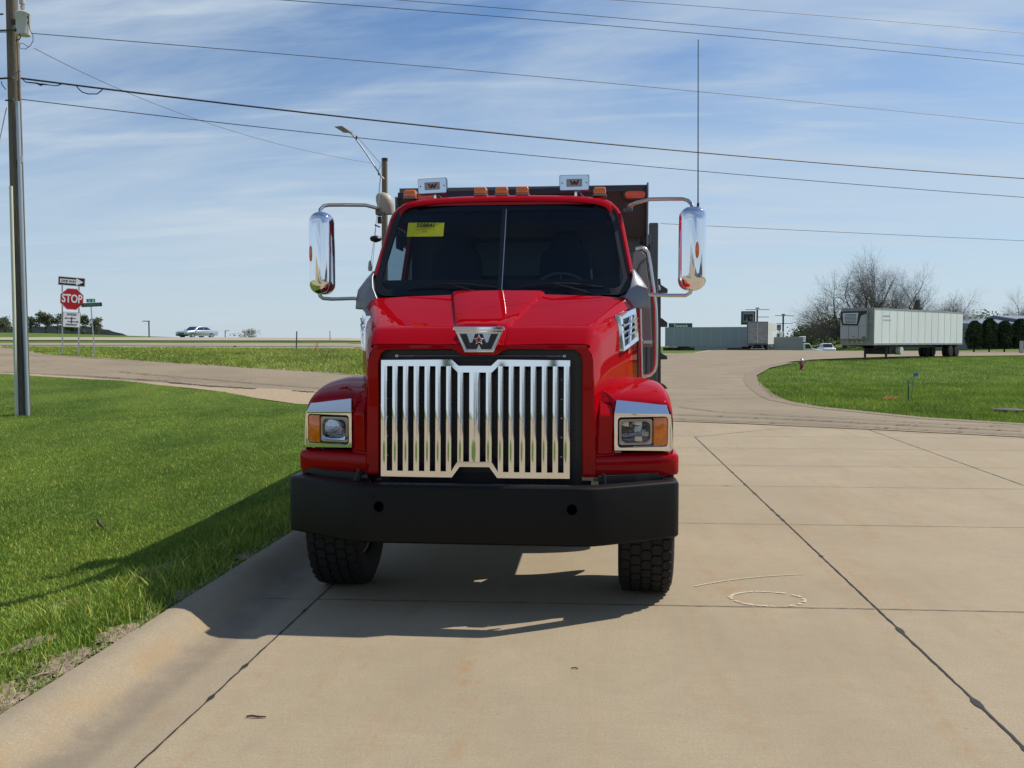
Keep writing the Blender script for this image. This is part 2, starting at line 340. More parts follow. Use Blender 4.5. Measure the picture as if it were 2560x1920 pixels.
# ------------------------------------------------------------------ ground, roads, lawns
XS = sorted(set([-900, -600, -420, -300, -220, -170, -130, -105, -90] + [x for x in range(-80, 81, 2)] + [90, 105, 130, 170, 220, 300, 420, 600, 900]))
YS = sorted(set([-200, -120, -80, -50, -30, -15] + [y for y in range(-8, 20, 4)] + [y for y in range(16, 140, 2)] + [140, 146, 152, 160, 170, 180, 190, 200, 215, 235, 260, 300, 350, 420, 500, 650, 800, 1000, 1400, 2000]))
def drape(name, poly, off, mat, kind='structure', label=None, hole=None, zf=None, xs=None, ys=None, skirt=0):
    """a sheet with the given plan outline laid on the terrain, cut along the terrain's own grid"""
    bm = bmesh.new(); f = bm.faces.new([bm.verts.new((p[0], p[1], 0)) for p in poly])
    bmesh.ops.triangulate(bm, faces=[f])
    X0, X1 = min(p[0] for p in poly), max(p[0] for p in poly); Y0, Y1 = min(p[1] for p in poly), max(p[1] for p in poly)
    for x in (xs or XS):
        if X0 < x < X1: bmesh.ops.bisect_plane(bm, geom=bm.verts[:] + bm.edges[:] + bm.faces[:], plane_co=(x, 0, 0), plane_no=(1, 0, 0))
    for y in (ys or YS):
        if Y0 < y < Y1: bmesh.ops.bisect_plane(bm, geom=bm.verts[:] + bm.edges[:] + bm.faces[:], plane_co=(0, y, 0), plane_no=(0, 1, 0))
    for v in bm.verts: v.co.z = T(v.co.x, v.co.y) + (off if zf is None else zf(v.co.x, v.co.y))
    bmesh.ops.recalc_face_normals(bm, faces=bm.faces[:])
    for f in bm.faces:
        if f.normal.z < 0: f.normal_flip()
    me = bpy.data.meshes.new(name); bm.to_mesh(me); bm.free(); me.materials.append(mat); me.shade_smooth()
    o = bpy.data.objects.new(name, me); COL.objects.link(o); return tag(o, label, None, None, kind)
GRASS = grassm('grass ground'); CONC = concrete('concrete'); CURB = concrete('curb concrete', (.40, .325, .22), .75, True)
ASPH = asphalt('worn asphalt'); HWY = asphalt('highway concrete', (.40, .345, .265), .1); HWYD = asphalt('highway lane', (.29, .25, .20), .1)
GRAV = M('gravel shoulder', (.36, .27, .17), .95, var=.35, vscale=30, bump=.8, bscale=60)
DIRT = M('bare soil', (.22, .165, .11), .95, var=.4, vscale=14, bump=1, bscale=40)
JOINT = M('joint sealant', (.018, .015, .013), .8, var=.3, vscale=20)

# one ground sheet to the horizon
vs = [(x, y, T(x, y) - .06 - (.5 if x <= -4 and -10 < y < 19 else 0)) for y in YS for x in XS]; nx = len(XS)
gb = MB().add(vs, [(j * nx + i, j * nx + i + 1, (j + 1) * nx + i + 1, (j + 1) * nx + i) for j in range(len(YS) - 1) for i in range(nx - 1)])
tag(gb.build('ground', GRASS, smooth=180, fix=False), kind='structure')
# far terrain ring so the ground runs out to the horizon
gb = MB(); ring = [[LD(0, 0) + Vector((r * math.cos(a), r * math.sin(a), z)) for a in [2 * math.pi * k / 64 for k in range(64)]] for r, z in ((850, -14), (3500, -40))]
tag(gb.loft(ring, True, False).build('terrain', GRASS, smooth=180), kind='structure')
def cd(px, d): return PD(px, d, 0)
# concrete road and apron in front of the camera
EDGE = [cd(2900, 15.6), cd(2560, 17.2), cd(2200, 18.6), cd(1900, 19.8), cd(1680, 20.6), cd(1300, 22.6)]
drape('road', [(-1.92, .8), (30, .8), (30, 16.2)] + [(p.x, p.y) for p in EDGE] + [(-1.92, 22.5)], 0, CONC)
drape('pavement', [(-60, -170), (45, -170), (45, .8), (-60, .8)], 0, CONC)
# side street, access road and driveway
near = [(-1400, 31.5), (-800, 31.5), (0, 30.3), (500, 27.2), (891, 26), (1100, 24.4), (1300, 22.4), (1680, 20.4), (1900, 19.6), (2200, 18.4), (2560, 17), (2900, 15.4), (3600, 14)]
far = [(3600, 17), (2900, 18.2), (2560, 19.4), (2315, 20.8), (2060, 23.9), (1990, 25.3), (1921, 27.6), (1890, 31), (1868, 36), (1857, 42), (1862, 48), (1898, 57), (1960, 64), (2060, 71), (2315, 80), (2560, 84), (3200, 84), (3200, 112), (2560, 108), (2100, 112), (2000, 117), (1960, 121), (1860, 121), (1790, 118), (1745, 100), (1655, 73), (1560, 52), (1400, 38), (891, 32), (500, 34.5), (240, 36.6), (105, 38), (60, 41), (20, 50), (0, 57), (-200, 58), (-230, 48), (-400, 40), (-1400, 40)]
STREET = [cd(*q) for q in near + far]
drape('side_street', [(p.x, p.y) for p in STREET], .012, ASPH)
for nm, pts, off, mt in (('highway_near_lanes', [(-1800, 57), (1450, 57), (1450, 73), (-1800, 73)], .02, HWY), ('highway_near_lanes_asphalt', [(-1800, 61), (1450, 60), (1450, 68), (-1800, 69)], .05, HWYD),
                         ('highway_far_lanes', [(-1800, 86), (1450, 86), (1450, 106), (-1800, 106)], .02, HWY)):
    q = [cd(*p) for p in pts]; o = drape(nm.replace('_near_lanes_asphalt', '_lane').replace('_near_lanes', '_road').replace('_far_lanes', '_road'), [(p.x, p.y) for p in q], off, mt)
gp = [(-600, 31.5), (0, 30.3), (500, 27.2), (891, 26), (1100, 24.4), (1100, 23.4), (891, 22.9), (740, 23.2), (640, 24.3), (560, 25.6), (480, 26.4), (300, 28.1), (0, 29.6), (-600, 30.5)]
drape('gravel_shoulder', [(p.x, p.y) for p in [cd(*q) for q in gp]], .02, GRAV)
gp = [(1560, 51.6), (1655, 72.6), (1745, 99.5), (1790, 117), (1770, 117), (1712, 92), (1640, 71), (1545, 51)]
drape('gravel_verge', [(p.x, p.y) for p in [cd(*q) for q in gp]], .008, GRAV)
gp = [(2900, 18.2), (2560, 19.4), (2315, 20.8), (2060, 23.9), (1990, 25.3), (1921, 27.6), (1890, 31), (1868, 36), (1857, 42), (1862, 48), (1898, 57), (1960, 64), (1985, 63), (1925, 55.5), (1892, 46), (1895, 40), (1915, 35), (1935, 30.5), (1975, 27), (2050, 24.8), (2315, 21.3), (2560, 19.75), (2900, 18.5)]
drape('bare_verge', [(p.x, p.y) for p in [cd(*q) for q in gp]], .02, DIRT)
# lawn on the left, level with the curb top at its edge, then dipping
def lift(x, y):
    d = -x * math.sin(PSI) + y * math.cos(PSI)
    z = .125 + (.02 - .125) * sm(17.5, 24, d); z += .02 * math.sin(x * 1.3 + y * .4) * math.sin(y * .9) * sm(0, 1.5, -2.9 - x)
    z -= .34 * sm(2.75, 4.7, -x) * (1 - sm(8.5, 18, y)) * sm(.8, 3, y)  # dip shaped so the truck's shadow spreads farther left
    return z - .02 * sm(.25, 0, -2.65 - x)
lawnp = [(p.x, p.y) for p in [cd(*q) for q in ((891, 22.9), (740, 23.2), (640, 24.3), (560, 25.6), (480, 26.4), (300, 28.1), (0, 29.6), (-600, 30.5))]]
fine = [i * .5 - 16 for i in range(28)]
LAWN = drape('lawn', [(-2.655, .82), (-2.655, 22.3)] + lawnp + [(-70, 20), (-70, .82)], 0, GRASS, zf=lift, xs=sorted(set(XS + fine)), ys=sorted(set(YS + [i * .5 for i in range(48)])))
# curb and gutter: one swept profile
prof = [(-2.66, -.06), (-2.66, .118), (-2.645, .13), (-2.60, .134), (-2.55, .130), (-2.50, .114), (-2.44, .078), (-2.38, .036), (-2.33, .012), (-2.27, .001), (-2.15, -.002), (-1.92, 0), (-1.92, -.06)]
cb = MB(); rings = []
for k in range(24):
    y = .8 + k * .95
    sh = 0 if y < 18 else -.12 * (y - 18) ** 2
    rings.append([(x + sh, y, z) for x, z in prof])
tag(cb.loft(rings, True, True).build('curb', CURB, smooth=30), kind='structure')
# joints in the concrete
jb = MB()
def joint(p, q, w_=.012, blobs=0, z=.004, seed=1):
    rnd = random.Random(seed); p, q = Vector((*p, z)), Vector((*q, z)); n_ = max(2, int((q - p).length / .05)); t = (q - p).normalized(); s_ = Vector((-t.y, t.x, 0)); vs = []
    for i in range(n_ + 1):
        c = p.lerp(q, i / n_) + s_ * rnd.uniform(-.0025, .0025); ww = w_ * rnd.uniform(.6, 1.25) * (2.6 if rnd.random() < blobs else 1)
        vs += [c - s_ * ww / 2, c + s_ * ww / 2]
    jb.add(vs, [(2 * i, 2 * i + 2, 2 * i + 3, 2 * i + 1) for i in range(n_)])
joint((1.905, .8), (1.84, 17.35), .014, .06, seed=3)
joint((-1.925, .8), (-1.925, 22), .010, .02, seed=5)
for y in (3.3,): joint((-1.92, y), (9, y + .25), .007, seed=int(y * 10) + 99)
for y, w_ in ((6.17, .009), (9.02, .008), (11.4, .008), (13.3, .009), (15.45, .010), (17.4, .012)):
    joint((-1.92, y - .0), (1.86, y + .11), w_, .03, seed=int(y * 10)); joint((1.86, y + .11), (12.5, y + .34), w_, seed=int(y * 10) + 1)
joint((-2.30, 6.155), (-1.92, 6.17), .006)
joint((1.84, 17.35), (3.9, 19.3), .016); q = G(2158, 1070); q2 = G(2560, 1215); joint((q.x, q.y), (q2.x, q2.y), .012); joint((q2.x, q2.y), (q2.x + (q2.x - q.x), q2.y + (q2.y - q.y)), .012)
q = G(1700, 1052); joint((q.x, q.y), (12, 14.9), .014, z=.016)
tag(jb.build('pavement_joint', JOINT, smooth=0, fix=False), kind='structure')
# long repair seams where the street meets the concrete
jb = MB()
for pts, w_ in (([(1650, 20.9), (2000, 19.6), (2560, 17.3), (2900, 15.7)], .06), ([(1650, 22.2), (2000, 20.6), (2560, 18.0)], .07), ([(1700, 24.5), (1800, 22.8), (2100, 20.9), (2560, 18.7)], .05), ([(0, 30.0), (200, 29.4), (420, 28.2)], .08), ([(420, 27.9), (520, 27.0), (640, 26.5)], .14), ([(300, 30.9), (640, 28.0), (800, 27)], .05), ([(730, 26.2), (891, 25.4)], .12)):
    q = [cd(*p) for p in pts]
    for a, b_ in zip(q, q[1:]):
        z = (T(a.x, a.y) + T(b_.x, b_.y)) / 2; n0 = len(jb.v); joint((a.x, a.y), (b_.x, b_.y), w_, .1, 0, seed=len(jb.v))
        for i in range(n0, len(jb.v)): v = jb.v[i]; jb.v[i] = (v[0], v[1], T(v[0], v[1]) + .035)
SEAM = M('asphalt crack seal', (.075, .06, .048), .9, var=.4, vscale=5)
tag(jb.build('road_seam', SEAM, smooth=0, fix=False), kind='structure')
# faded cream survey ring painted on the concrete, with its short arc
pb = MB(); c0 = G(1919, 1503); rnd = random.Random(4)
for k in range(34):
    a = 2 * math.pi * k / 34
    if rnd.random() < .12: continue
    a2 = a + 2 * math.pi / 34 * rnd.uniform(.72, 1.0); r1, r2 = .238 + rnd.uniform(-.006, .006), .270 + rnd.uniform(-.010, .005)
    pb.add([(c0.x + r * math.cos(t), c0.y + r * math.sin(t) * .72, .0045) for r, t in ((r1, a), (r2, a), (r2, a2), (r1, a2))], [(0, 1, 2, 3)])
PAINT = M('faded cream paint', (.58, .49, .35), .9, var=.18, vscale=40)
tag(pb.build('painted_marking', PAINT, smooth=0, fix=False), kind='structure')
pb = MB(); a0, b0_, c1_ = G(1737, 1467), G(1850, 1447), G(2010, 1441)
for k in range(22):
    u = k / 22; u2 = u + 1 / 22 * .9
    f_ = lambda u: a0 * (1 - u) ** 2 + b0_ * 2 * u * (1 - u) + c1_ * u * u
    p, q = f_(u), f_(u2); ww = .014 * (1 - u * .6); pb.add([(p.x, p.y - ww, .0045), (q.x, q.y - ww, .0045), (q.x, q.y + ww, .0045), (p.x, p.y + ww, .0045)], [(0, 1, 2, 3)])
tag(pb.build('painted_marking', M('very faded paint', (.51, .42, .29), .9, var=.2, vscale=30), smooth=0, fix=False), kind='structure')

# ------------------------------------------------------------------ grass blades
def blades(name, spots, hgt, wid, seed, lean=.5, label=None, straw=.03):
    r = np.random.default_rng(seed); P = np.array(spots); n = len(P)
    h = hgt * r.uniform(.45, 1.25, n); wd = wid * r.uniform(.6, 1.3, n); a = r.uniform(0, 2 * np.pi, n); le = r.uniform(.05, lean, n) * h; b = r.uniform(0, 2 * np.pi, n)
    dx, dy = np.cos(a) * wd / 2, np.sin(a) * wd / 2; lx, ly = np.cos(b) * le, np.sin(b) * le
    V = np.zeros((n, 5, 3)); z = P[:, 2] - .01
    V[:, 0] = np.stack([P[:, 0] - dx, P[:, 1] - dy, z], 1); V[:, 1] = np.stack([P[:, 0] + dx, P[:, 1] + dy, z], 1)
    V[:, 2] = np.stack([P[:, 0] - dx * .8 + lx * .35, P[:, 1] - dy * .8 + ly * .35, z + h * .55], 1); V[:, 3] = np.stack([P[:, 0] + dx * .8 + lx * .35, P[:, 1] + dy * .8 + ly * .35, z + h * .55], 1)
    V[:, 4] = np.stack([P[:, 0] + lx, P[:, 1] + ly, z + h], 1)
    me = bpy.data.meshes.new(name); me.vertices.add(n * 5); me.vertices.foreach_set('co', V.reshape(-1))
    base = (np.arange(n) * 5)[:, None]; tri = (base + np.array([[0, 1, 3, 0, 3, 2, 2, 3, 4]])).reshape(-1)
    me.loops.add(n * 9); me.loops.foreach_set('vertex_index', tri.astype(np.int32)); me.polygons.add(n * 3); me.polygons.foreach_set('loop_start', (np.arange(n * 3) * 3).astype(np.int32))
    me.update(calc_edges=True)
    ca = me.color_attributes.new('tint', 'FLOAT_COLOR', 'POINT'); c = np.ones((n, 5, 4)); br = r.uniform(.72, 1.32, n)[:, None]
    c[:, :, 0] = br * r.uniform(.8, 1.35, n)[:, None]; c[:, :, 1] = br; c[:, :, 2] = br * r.uniform(.7, 1.5, n)[:, None]
    st = r.random(n) < straw; c[st, :, 0] = 3.4; c[st, :, 1] = 1.9; c[st, :, 2] = 3.2
    ca.data.foreach_set('color', c.reshape(-1)); me.materials.append(BLADE); o = bpy.data.objects.new(name, me); COL.objects.link(o); return tag(o, label, 'grass', None, 'stuff')
BLADE = grassm('grass blade', True, (.125, .225, .020), (.27, .385, .05))
def scat(seed, dens, pxr, dr, ok, z):
    r = random.Random(seed); out_ = []
    for d0, d1, n_ in dens:
        A = (pxr[1] - pxr[0]) / F * (d1 * d1 - d0 * d0) / 2
        for _ in range(int(A * n_)):
            d = math.sqrt(r.uniform(d0 * d0, d1 * d1)); px = r.uniform(*pxr); p = LD((px - 1280) / F * d, d)
            if ok(p.x, p.y, d, px, r): out_.append((p.x, p.y, z(p.x, p.y)))
    return out_
def inpoly(x, y, poly):
    c = False; j = len(poly) - 1
    for i in range(len(poly)):
        a, b_ = poly[i], poly[j]
        if (a[1] > y) != (b_[1] > y) and x < (b_[0] - a[0]) * (y - a[1]) / (b_[1] - a[1]) + a[0]: c = not c
        j = i
    return c
LP = [(-2.655, .82), (-2.655, 22.3)] + lawnp + [(-70, 20), (-70, .82)]
bald = [(PD(p, d, 0), r_) for p, d, r_ in ((40, 5.1, .22), (385, 7.0, .26), (330, 6.6, .15), (150, 6.3, .16))]
def oklawn(x, y, d, px, r):
    if x > -2.66 or not inpoly(x, y, LP): return False
    e = -2.66 - x
    if e < .30 and d < 12 and r.random() > e / .30 + .1: return False
    return not any((x - c.x) ** 2 + (y - c.y) ** 2 < q * q * r.uniform(0, 1.0) and r.random() < .75 for c, q in bald)
S1 = scat(1, [(3.2, 5, 7000), (5, 7, 7000), (7, 10, 4600), (10, 15, 2200), (15, 22, 1100), (22, 30, 500)], (-420, 1000), 0, oklawn, lambda x, y: T(x, y) + lift(x, y))
blades('lawn_grass', S1, .044, .0075, 5, .9, 'short sunlit green grass of the lawn behind the curb', .012)
# longer unkempt grass along the back of the curb
def okedge(x, y, d, px, r): return -3.5 < x < -2.64 and r.random() < .5 + .5 * math.sin(y * 2.3 + math.sin(y * 5)) and not (y < 5.0 and r.random() < .6)
S2 = scat(2, [(3.2, 6, 1500), (6, 9, 1500), (9, 13, 700)], (-420, 1000), 0, okedge, lambda x, y: T(x, y) + lift(x, y))
blades('curb_grass', S2, .10, .007, 6, 1.2, 'longer ragged grass hanging over the back of the curb', .10)
# bare soil showing along the curb and in worn spots of the lawn
bs = MB(); rr2 = random.Random(12)
for (cx_, cy_, ra) in [(-2.74, 3.4, .20), (-2.80, 3.9, .22), (-2.76, 4.5, .16), (-2.73, 5.0, .13), (-2.72, 5.8, .10), (-2.72, 6.9, .10), (-2.74, 8.2, .13), (-2.74, 9.6, .12)] + [(c.x, c.y, q * .62) for c, q in bald]:
    pts = [(cx_, cy_)] + [(cx_ + min(ra * rr2.uniform(.35, 1.35) * math.cos(a), -2.662 - cx_), cy_ + ra * rr2.uniform(.8, 1.5) * math.sin(a)) for a in [2 * math.pi * k / 18 for k in range(18)]]
    bs.add([(x, y, T(x, y) + lift(x, y) + .008) for x, y in pts], [(0, 1 + k, 1 + (k + 1) % 18) for k in range(18)])
tag(bs.build('bare_soil', DIRT, smooth=0, fix=False), kind='structure')
# grass island behind the camera
gi = [(-2, -13), (-9, -12), (-13, -20), (-11, -30), (-3, -31), (0, -22)]
drape('lawn', gi, .03, GRASS)
# dry straw lying against the curb
r_ = random.Random(3); sb = MB()
for _ in range(2600):
    y = 3.2 + abs(r_.gauss(0, .8)) if r_.random() < .85 else r_.uniform(4.4, 8); x = -2.66 - abs(r_.gauss(0, .09)) * (1.5 if y < 4.6 else .5); z = .118 + r_.random() * .02; a = r_.uniform(0, math.pi); ln = r_.uniform(.01, .05)
    dx, dy = math.cos(a) * ln / 2, math.sin(a) * ln / 2; ox, oy = -dy / ln * .0016, dx / ln * .0016; dz = r_.uniform(-.008, .012)
    sb.add([(x - dx - ox, y - dy - oy, z), (x - dx + ox, y - dy + oy, z), (x + dx + ox, y + dy + oy, z + dz), (x + dx - ox, y + dy - oy, z + dz)], [(0, 1, 2, 3)])
tag(sb.build('dry_straw', M('straw', (.50, .39, .25), .8, var=.4, vscale=25), smooth=0, fix=False), 'dry pale straw strewn along the back of the curb', 'straw', None, 'stuff')
isl = [(p.x, p.y) for p in [cd(*q) for q in ((3600, 17.3), (2560, 19.9), (2315, 21.3), (2060, 24.6), (1990, 26.2), (1930, 29), (1900, 36), (1895, 44), (1915, 53), (1970, 62), (2060, 70), (2315, 79), (2900, 83))]]
S3 = scat(8, [(17, 25, 500), (25, 38, 300), (38, 84, 55)], (1850, 2700), 0, lambda x, y, d, px, r: inpoly(x, y, isl), lambda x, y: T(x, y) - .06)
blades('lawn_grass', S3, .13, .022, 9, .8, 'mown grass of the island right of the concrete apron', .01)
nw = [(p.x, p.y) for p in [cd(*q) for q in ((110, 38.5), (240, 37), (500, 35), (891, 32.4), (1250, 36), (1250, 56), (0, 56), (60, 45))]]
S4 = scat(10, [(32, 42, 330), (42, 56, 200)], (0, 1100), 0, lambda x, y, d, px, r: inpoly(x, y, nw), lambda x, y: T(x, y) - .06)
blades('rough_grass', S4, .17, .035, 12, 1.2, 'rough taller grass between the side street and the highway', .05)
# hill beyond the highway
hb = MB(); top = []; bot = []; back = []; r_ = random.Random(11)
for k in range(140):
    px = -900 + k * 11.5; d = 900; base = LD((px - 1280) / F * d, d); u = sm(560, 150, px)
    hh = -8 + 24 * u + (1.2 * math.sin(k * .21) + r_.uniform(-.5, .7)) * (.3 + u)
    bot.append((base.x, base.y, -22)); top.append((base.x, base.y, hh)); q = LD((px - 1280) / F * 1200, 1200); back.append((q.x, q.y, -30))
n_ = len(top); hb.add(bot + top + back, [(i, i + 1, n_ + i + 1, n_ + i) for i in range(n_ - 1)] + [(n_ + i, n_ + i + 1, 2 * n_ + i + 1, 2 * n_ + i) for i in range(n_ - 1)])
tag(hb.build('hill', M('far leafless wood', (.15, .135, .15), 1, var=.3, vscale=.05, stretch=(1, 1, 3)), smooth=0), kind='structure')
# ------------------------------------------------------------------ the red dump truck (local frame: x across, y back from the bumper, z up)
TH = 0.0; TO = Vector((-.78, 5.8, 0))
TR = thing('dump_truck', 'red dump truck with a tall chrome grille parked facing us beside the curb', 'dump truck', TO, TH)
TRI = (Matrix.Translation(TO) @ Matrix.Rotation(TH, 4, 'Z')).inverted()
def TL(px, py, yl):
    o = TRI @ Vector((0, 0, H)); d = TRI.to_3x3() @ ray(px, py); t = (yl - o.y) / d.y; return o + d * t
# --- hood: lofted skin
def hsec(y, zc, xb, zb, xt, zt, xs, zs, zl, xl, step=.028):
    h = [(0, zc), (xb * .6, zc - .001), (xb - .02, zc - .004), (xb, zc - .012), (xb + .012, zc - step), (xb + .03, zc - step - .002), ((xb + xt) / 2, (zc - step + zt) / 2 + .004), (xt - .03, zt + .004), (xt, zt), (xt + .022, zt - .014),
         (xs - .035, zs + .085), (xs - .012, zs + .05), (xs, zs), (xs + (xl - xs) * .5, (zs + zl) / 2), (xl, zl)]
    return [(-x, y, z) for x, z in h[::-1]] + [(x, y, z) for x, z in h[1:]]
secs = [hsec(.335, 1.776, .16, 0, .722, 1.773, .762, 1.66, .92, .785, .002),
        hsec(.36, 1.795, .165, 0, .725, 1.792, .770, 1.68, .90, .792, .003),
        hsec(.46, 1.893, .178, 0, .737, 1.866, .803, 1.74, .95, .815, .014),
        hsec(.50, 1.913, .183, 0, .742, 1.884, .815, 1.76, 1.0, .825, .018),
        hsec(.54, 1.928, .190, 0, .750, 1.898, .825, 1.775, 1.0, .835, .024),
        hsec(.8, 2.004, .236, 0, .822, 1.962, .890, 1.84, 1.2, .900, .030),
        hsec(1.15, 2.105, .298, 0, .915, 2.050, .990, 1.92, 1.3, 1.00, .032),
        hsec(1.52, 2.198, .362, 0, 1.012, 2.135, 1.095, 2.00, 1.35, 1.105, .032),
        hsec(1.545, 2.17, .360, 0, 1.008, 2.11, 1.09, 1.98, 1.35, 1.10, .032)]
hb = MB().loft(secs, False, False)
# folded face around the grille opening, with the notch below the badge
fo = [(-.762, .336, 1.66), (-.722, .336, 1.774), (.722, .336, 1.774), (.762, .336, 1.66), (.785, .336, .92), (.785, .336, .885), (-.785, .336, .885), (-.785, .336, .92)]
def yy(pts, y): return [(x, y, z) for x, z in pts]
op = [(-.690, .92), (-.690, 1.66), (-.676, 1.71), (-.64, 1.737), (-.19, 1.741), (-.165, 1.733), (-.125, 1.704), (-.105, 1.699), (.105, 1.699), (.125, 1.704), (.165, 1.733), (.19, 1.741), (.64, 1.737), (.676, 1.71), (.690, 1.66), (.690, .92)]
hood = hb.build('hood', RED, TR, smooth=28)
fb = MB().prism(yy([(-.785, .885), (-.785, .92), (-.762, 1.66), (-.722, 1.774), (.722, 1.774), (.762, 1.66), (.785, .92), (.785, .885), (.690, .885)] + op[::-1] + [(-.690, .885)], .333), (0, .07, 0))
fb.build('grille_surround', RED, hood, smooth=30, bevel=.008, seg=2)
# --- black liner box behind the grille
bb = MB(); bb.prism([(-.689, .40, .74), (.689, .40, .74), (.689, .40, 1.736), (-.689, .40, 1.736)], (0, .03, 0))
bb.box((0, .72, .80), (1.3, .6, .5)); bb.build('grille_backing', BLACK, TR)
rb = MB()
for k in range(88): rb.box((-.62 + k * .01425, .392, .82), (.004, .012, .16))
for k in range(3): rb.box((0, .355, 1.693 - k * .026), (.9 if k == 0 else .36 - .03 * k, .01, .004))
for k in range(24): rb.box((0, .395, .93 + k * .032), (1.28, .008, .005))
rb.build('radiator', M('radiator fins', (.03, .03, .035), .5, .3), TR)
hb_ = MB(); hb_.tube([(-.56, .372, 1.694), (.56, .372, 1.694)], .004, 6); hb_.box((-.57, .372, 1.695), (.02, .02, .016)); hb_.box((.57, .372, 1.695), (.02, .02, .016)); hb_.build('screen_rail', GALV, TR)
# --- grille
gz0, gz1 = .883, 1.668; X = [.578, .505, .432, .358, .284, .211]; sw = .0188; gy = .292
gb = MB(); GD = .035
def bar(x0, x1, z0, z1, z0b=None, z1b=None, bulge=.0028):
    n = 7; z0b = z0 if z0b is None else z0b; z1b = z1 if z1b is None else z1b; fr = []
    for i in range(n + 1):
        u = i / n; x = x0 + (x1 - x0) * u; y = gy - bulge * math.sin(math.pi * u) ** .8
        fr.append(((x, y, z0 + (z0b - z0) * u), (x, y, z1 + (z1b - z1) * u)))
    vs = [p for a in fr for p in a]; fs = [(2 * i, 2 * i + 2, 2 * i + 3, 2 * i + 1) for i in range(n)]
    k = len(vs); vs += [(x0, gy + GD, z0), (x0, gy + GD, z1), (x1, gy + GD, z0b), (x1, gy + GD, z1b)]; fs += [(0, 1, k + 1, k), (2 * n, k + 2, k + 3, 2 * n + 1), (k, k + 1, k + 3, k + 2)]
    gb.add(vs, fs)
st, sb_ = 1.628, .921                     # slot top, slot bottom
cst, csb = 1.586, .988                    # same for the two centre slots
for s in (1, -1):
    e = [.637]
    for x in X: e += [x + sw, x - sw]
    e += [.158, .115, .0765, .0355]
    zt = lambda x: st; 
    for i in range(0, len(e) - 1, 2):
        x0, x1 = e[i], e[i + 1]
        if x0 < .12: bar(s * x0, s * x1, csb, cst)
        else: bar(s * x0, s * x1, sb_, st)
bar(-.0355, .0355, csb, cst, bulge=.005)
E_ = [.637] + [q for x in X for q in (x + sw, x - sw)] + [.158]
out_top = [(-.637, gz1), (-.155, gz1 + .004), (-.110, 1.630), (.110, 1.630), (.155, gz1 + .004), (.637, gz1)]
inn_top = [(.637, st), (.158, st), (.115, cst), (-.115, cst), (-.158, st), (-.637, st)]
gb.prism(yy(out_top + inn_top, gy), (0, GD, 0))
out_bot = [(-.637, gz0), (-.155, gz0 - .004), (-.100, .953), (.100, .953), (.155, gz0 - .004), (.637, gz0)]
inn_bot = [(.637, sb_), (.158, sb_), (.115, csb), (-.115, csb), (-.158, sb_), (-.637, sb_)]
gb.prism(yy(out_bot + inn_bot, gy), (0, GD, 0))
sg = gb
for s in (1, -1):
    for x in X:
        sg.add([(s * (x - sw), gy + .002, sb_ - .001), (s * (x + sw), gy + .002, sb_ - .001), (s * (x + sw), gy + .05, sb_ + .024), (s * (x - sw), gy + .05, sb_ + .024)], [(0, 1, 2, 3)])
        sg.add([(s * (x - sw), gy + .002, st + .001), (s * (x + sw), gy + .002, st + .001), (s * (x + sw), gy + .05, st - .020), (s * (x - sw), gy + .05, st - .020)], [(0, 1, 2, 3)])
    sg.add([(s * .0355, gy + .002, csb - .001), (s * .0765, gy + .002, csb - .001), (s * .0765, gy + .05, csb + .024), (s * .0355, gy + .05, csb + .024)], [(0, 1, 2, 3)])
    sg.add([(s * .0355, gy + .002, cst + .001), (s * .0765, gy + .002, cst + .001), (s * .0765, gy + .05, cst - .022), (s * .0355, gy + .05, cst - .022)], [(0, 1, 2, 3)])
    sg.add([(s * .158, gy + .002, st + .001), (s * .115, gy + .002, cst + .001), (s * .115, gy + .05, cst - .02), (s * .158, gy + .05, st - .02)], [(0, 1, 2, 3)])
    sg.add([(s * .158, gy + .002, sb_ - .001), (s * .115, gy + .002, csb - .001), (s * .115, gy + .05, csb + .026), (s * .158, gy + .05, sb_ + .026)], [(0, 1, 2, 3)])
grille = gb.build('grille', CHROME, TR, smooth=40, fix=False)
ta = math.radians(-2.3); grille.rotation_euler.x = ta; pv = Vector((0, gy, 1.27)); grille.location = pv - Matrix.Rotation(ta, 3, 'X') @ pv + Vector((-.028, 0, 0))

sc_ = MB()
for s in (1, -1):
    for k in range(5): sc_.lathe([(.006, 0), (.006, .004), (.001, .006)], (s * .578, .386, 1.02 + k * .13), 'y', 8)
sc_.each('bolt', GALV, grille)
# --- badge
BDX, bz = .0, 1.795
def B7(u, v): return ((u - 1030) * .000504, 1.871 - (v - 690) * .000487)
badge = MB(); o_ = [B7(*q) for q in ((712, 672), (700, 690), (712, 725), (838, 995), (1222, 995), (1348, 725), (1385, 665), (1360, 650), (1340, 668))]
o_ = [B7(*q) for q in ((705, 690), (835, 1000), (1225, 1000), (1355, 690))]
badge.plate([(x, .312, z) for x, z in o_], [[(x, .312, z) for x, z in (B7(750, 732), B7(852, 968), B7(1208, 968), B7(1310, 732))]], (0, .05, 0))
badge.prism([(-.176, .30, 1.868), (-.168, .30, 1.892), (.168, .30, 1.892), (.176, .30, 1.868)], (0, .08, 0))
bo = badge.build('badge', CHROME, TR, smooth=20, bevel=.004, seg=3)
MB().prism([(x, .319, z) for x, z in [B7(*q) for q in ((748, 730), (850, 970), (1210, 970), (1312, 730))]], (0, .02, 0)).build('badge_plate', M('badge chrome', (.62, .70, .82), .09, 1), bo, smooth=0)
Wp = [(770, 745), (865, 745), (905, 865), (937, 865), (978, 745), (1078, 745), (1120, 865), (1148, 865), (1190, 745), (1285, 745), (1192, 957), (1058, 957), (1028, 888), (996, 957), (862, 957)]
MB().prism([(x, .3155, z) for x, z in [B7(*q) for q in Wp]], (0, .01, 0)).build('emblem_letter', BLACK, bo, smooth=0)
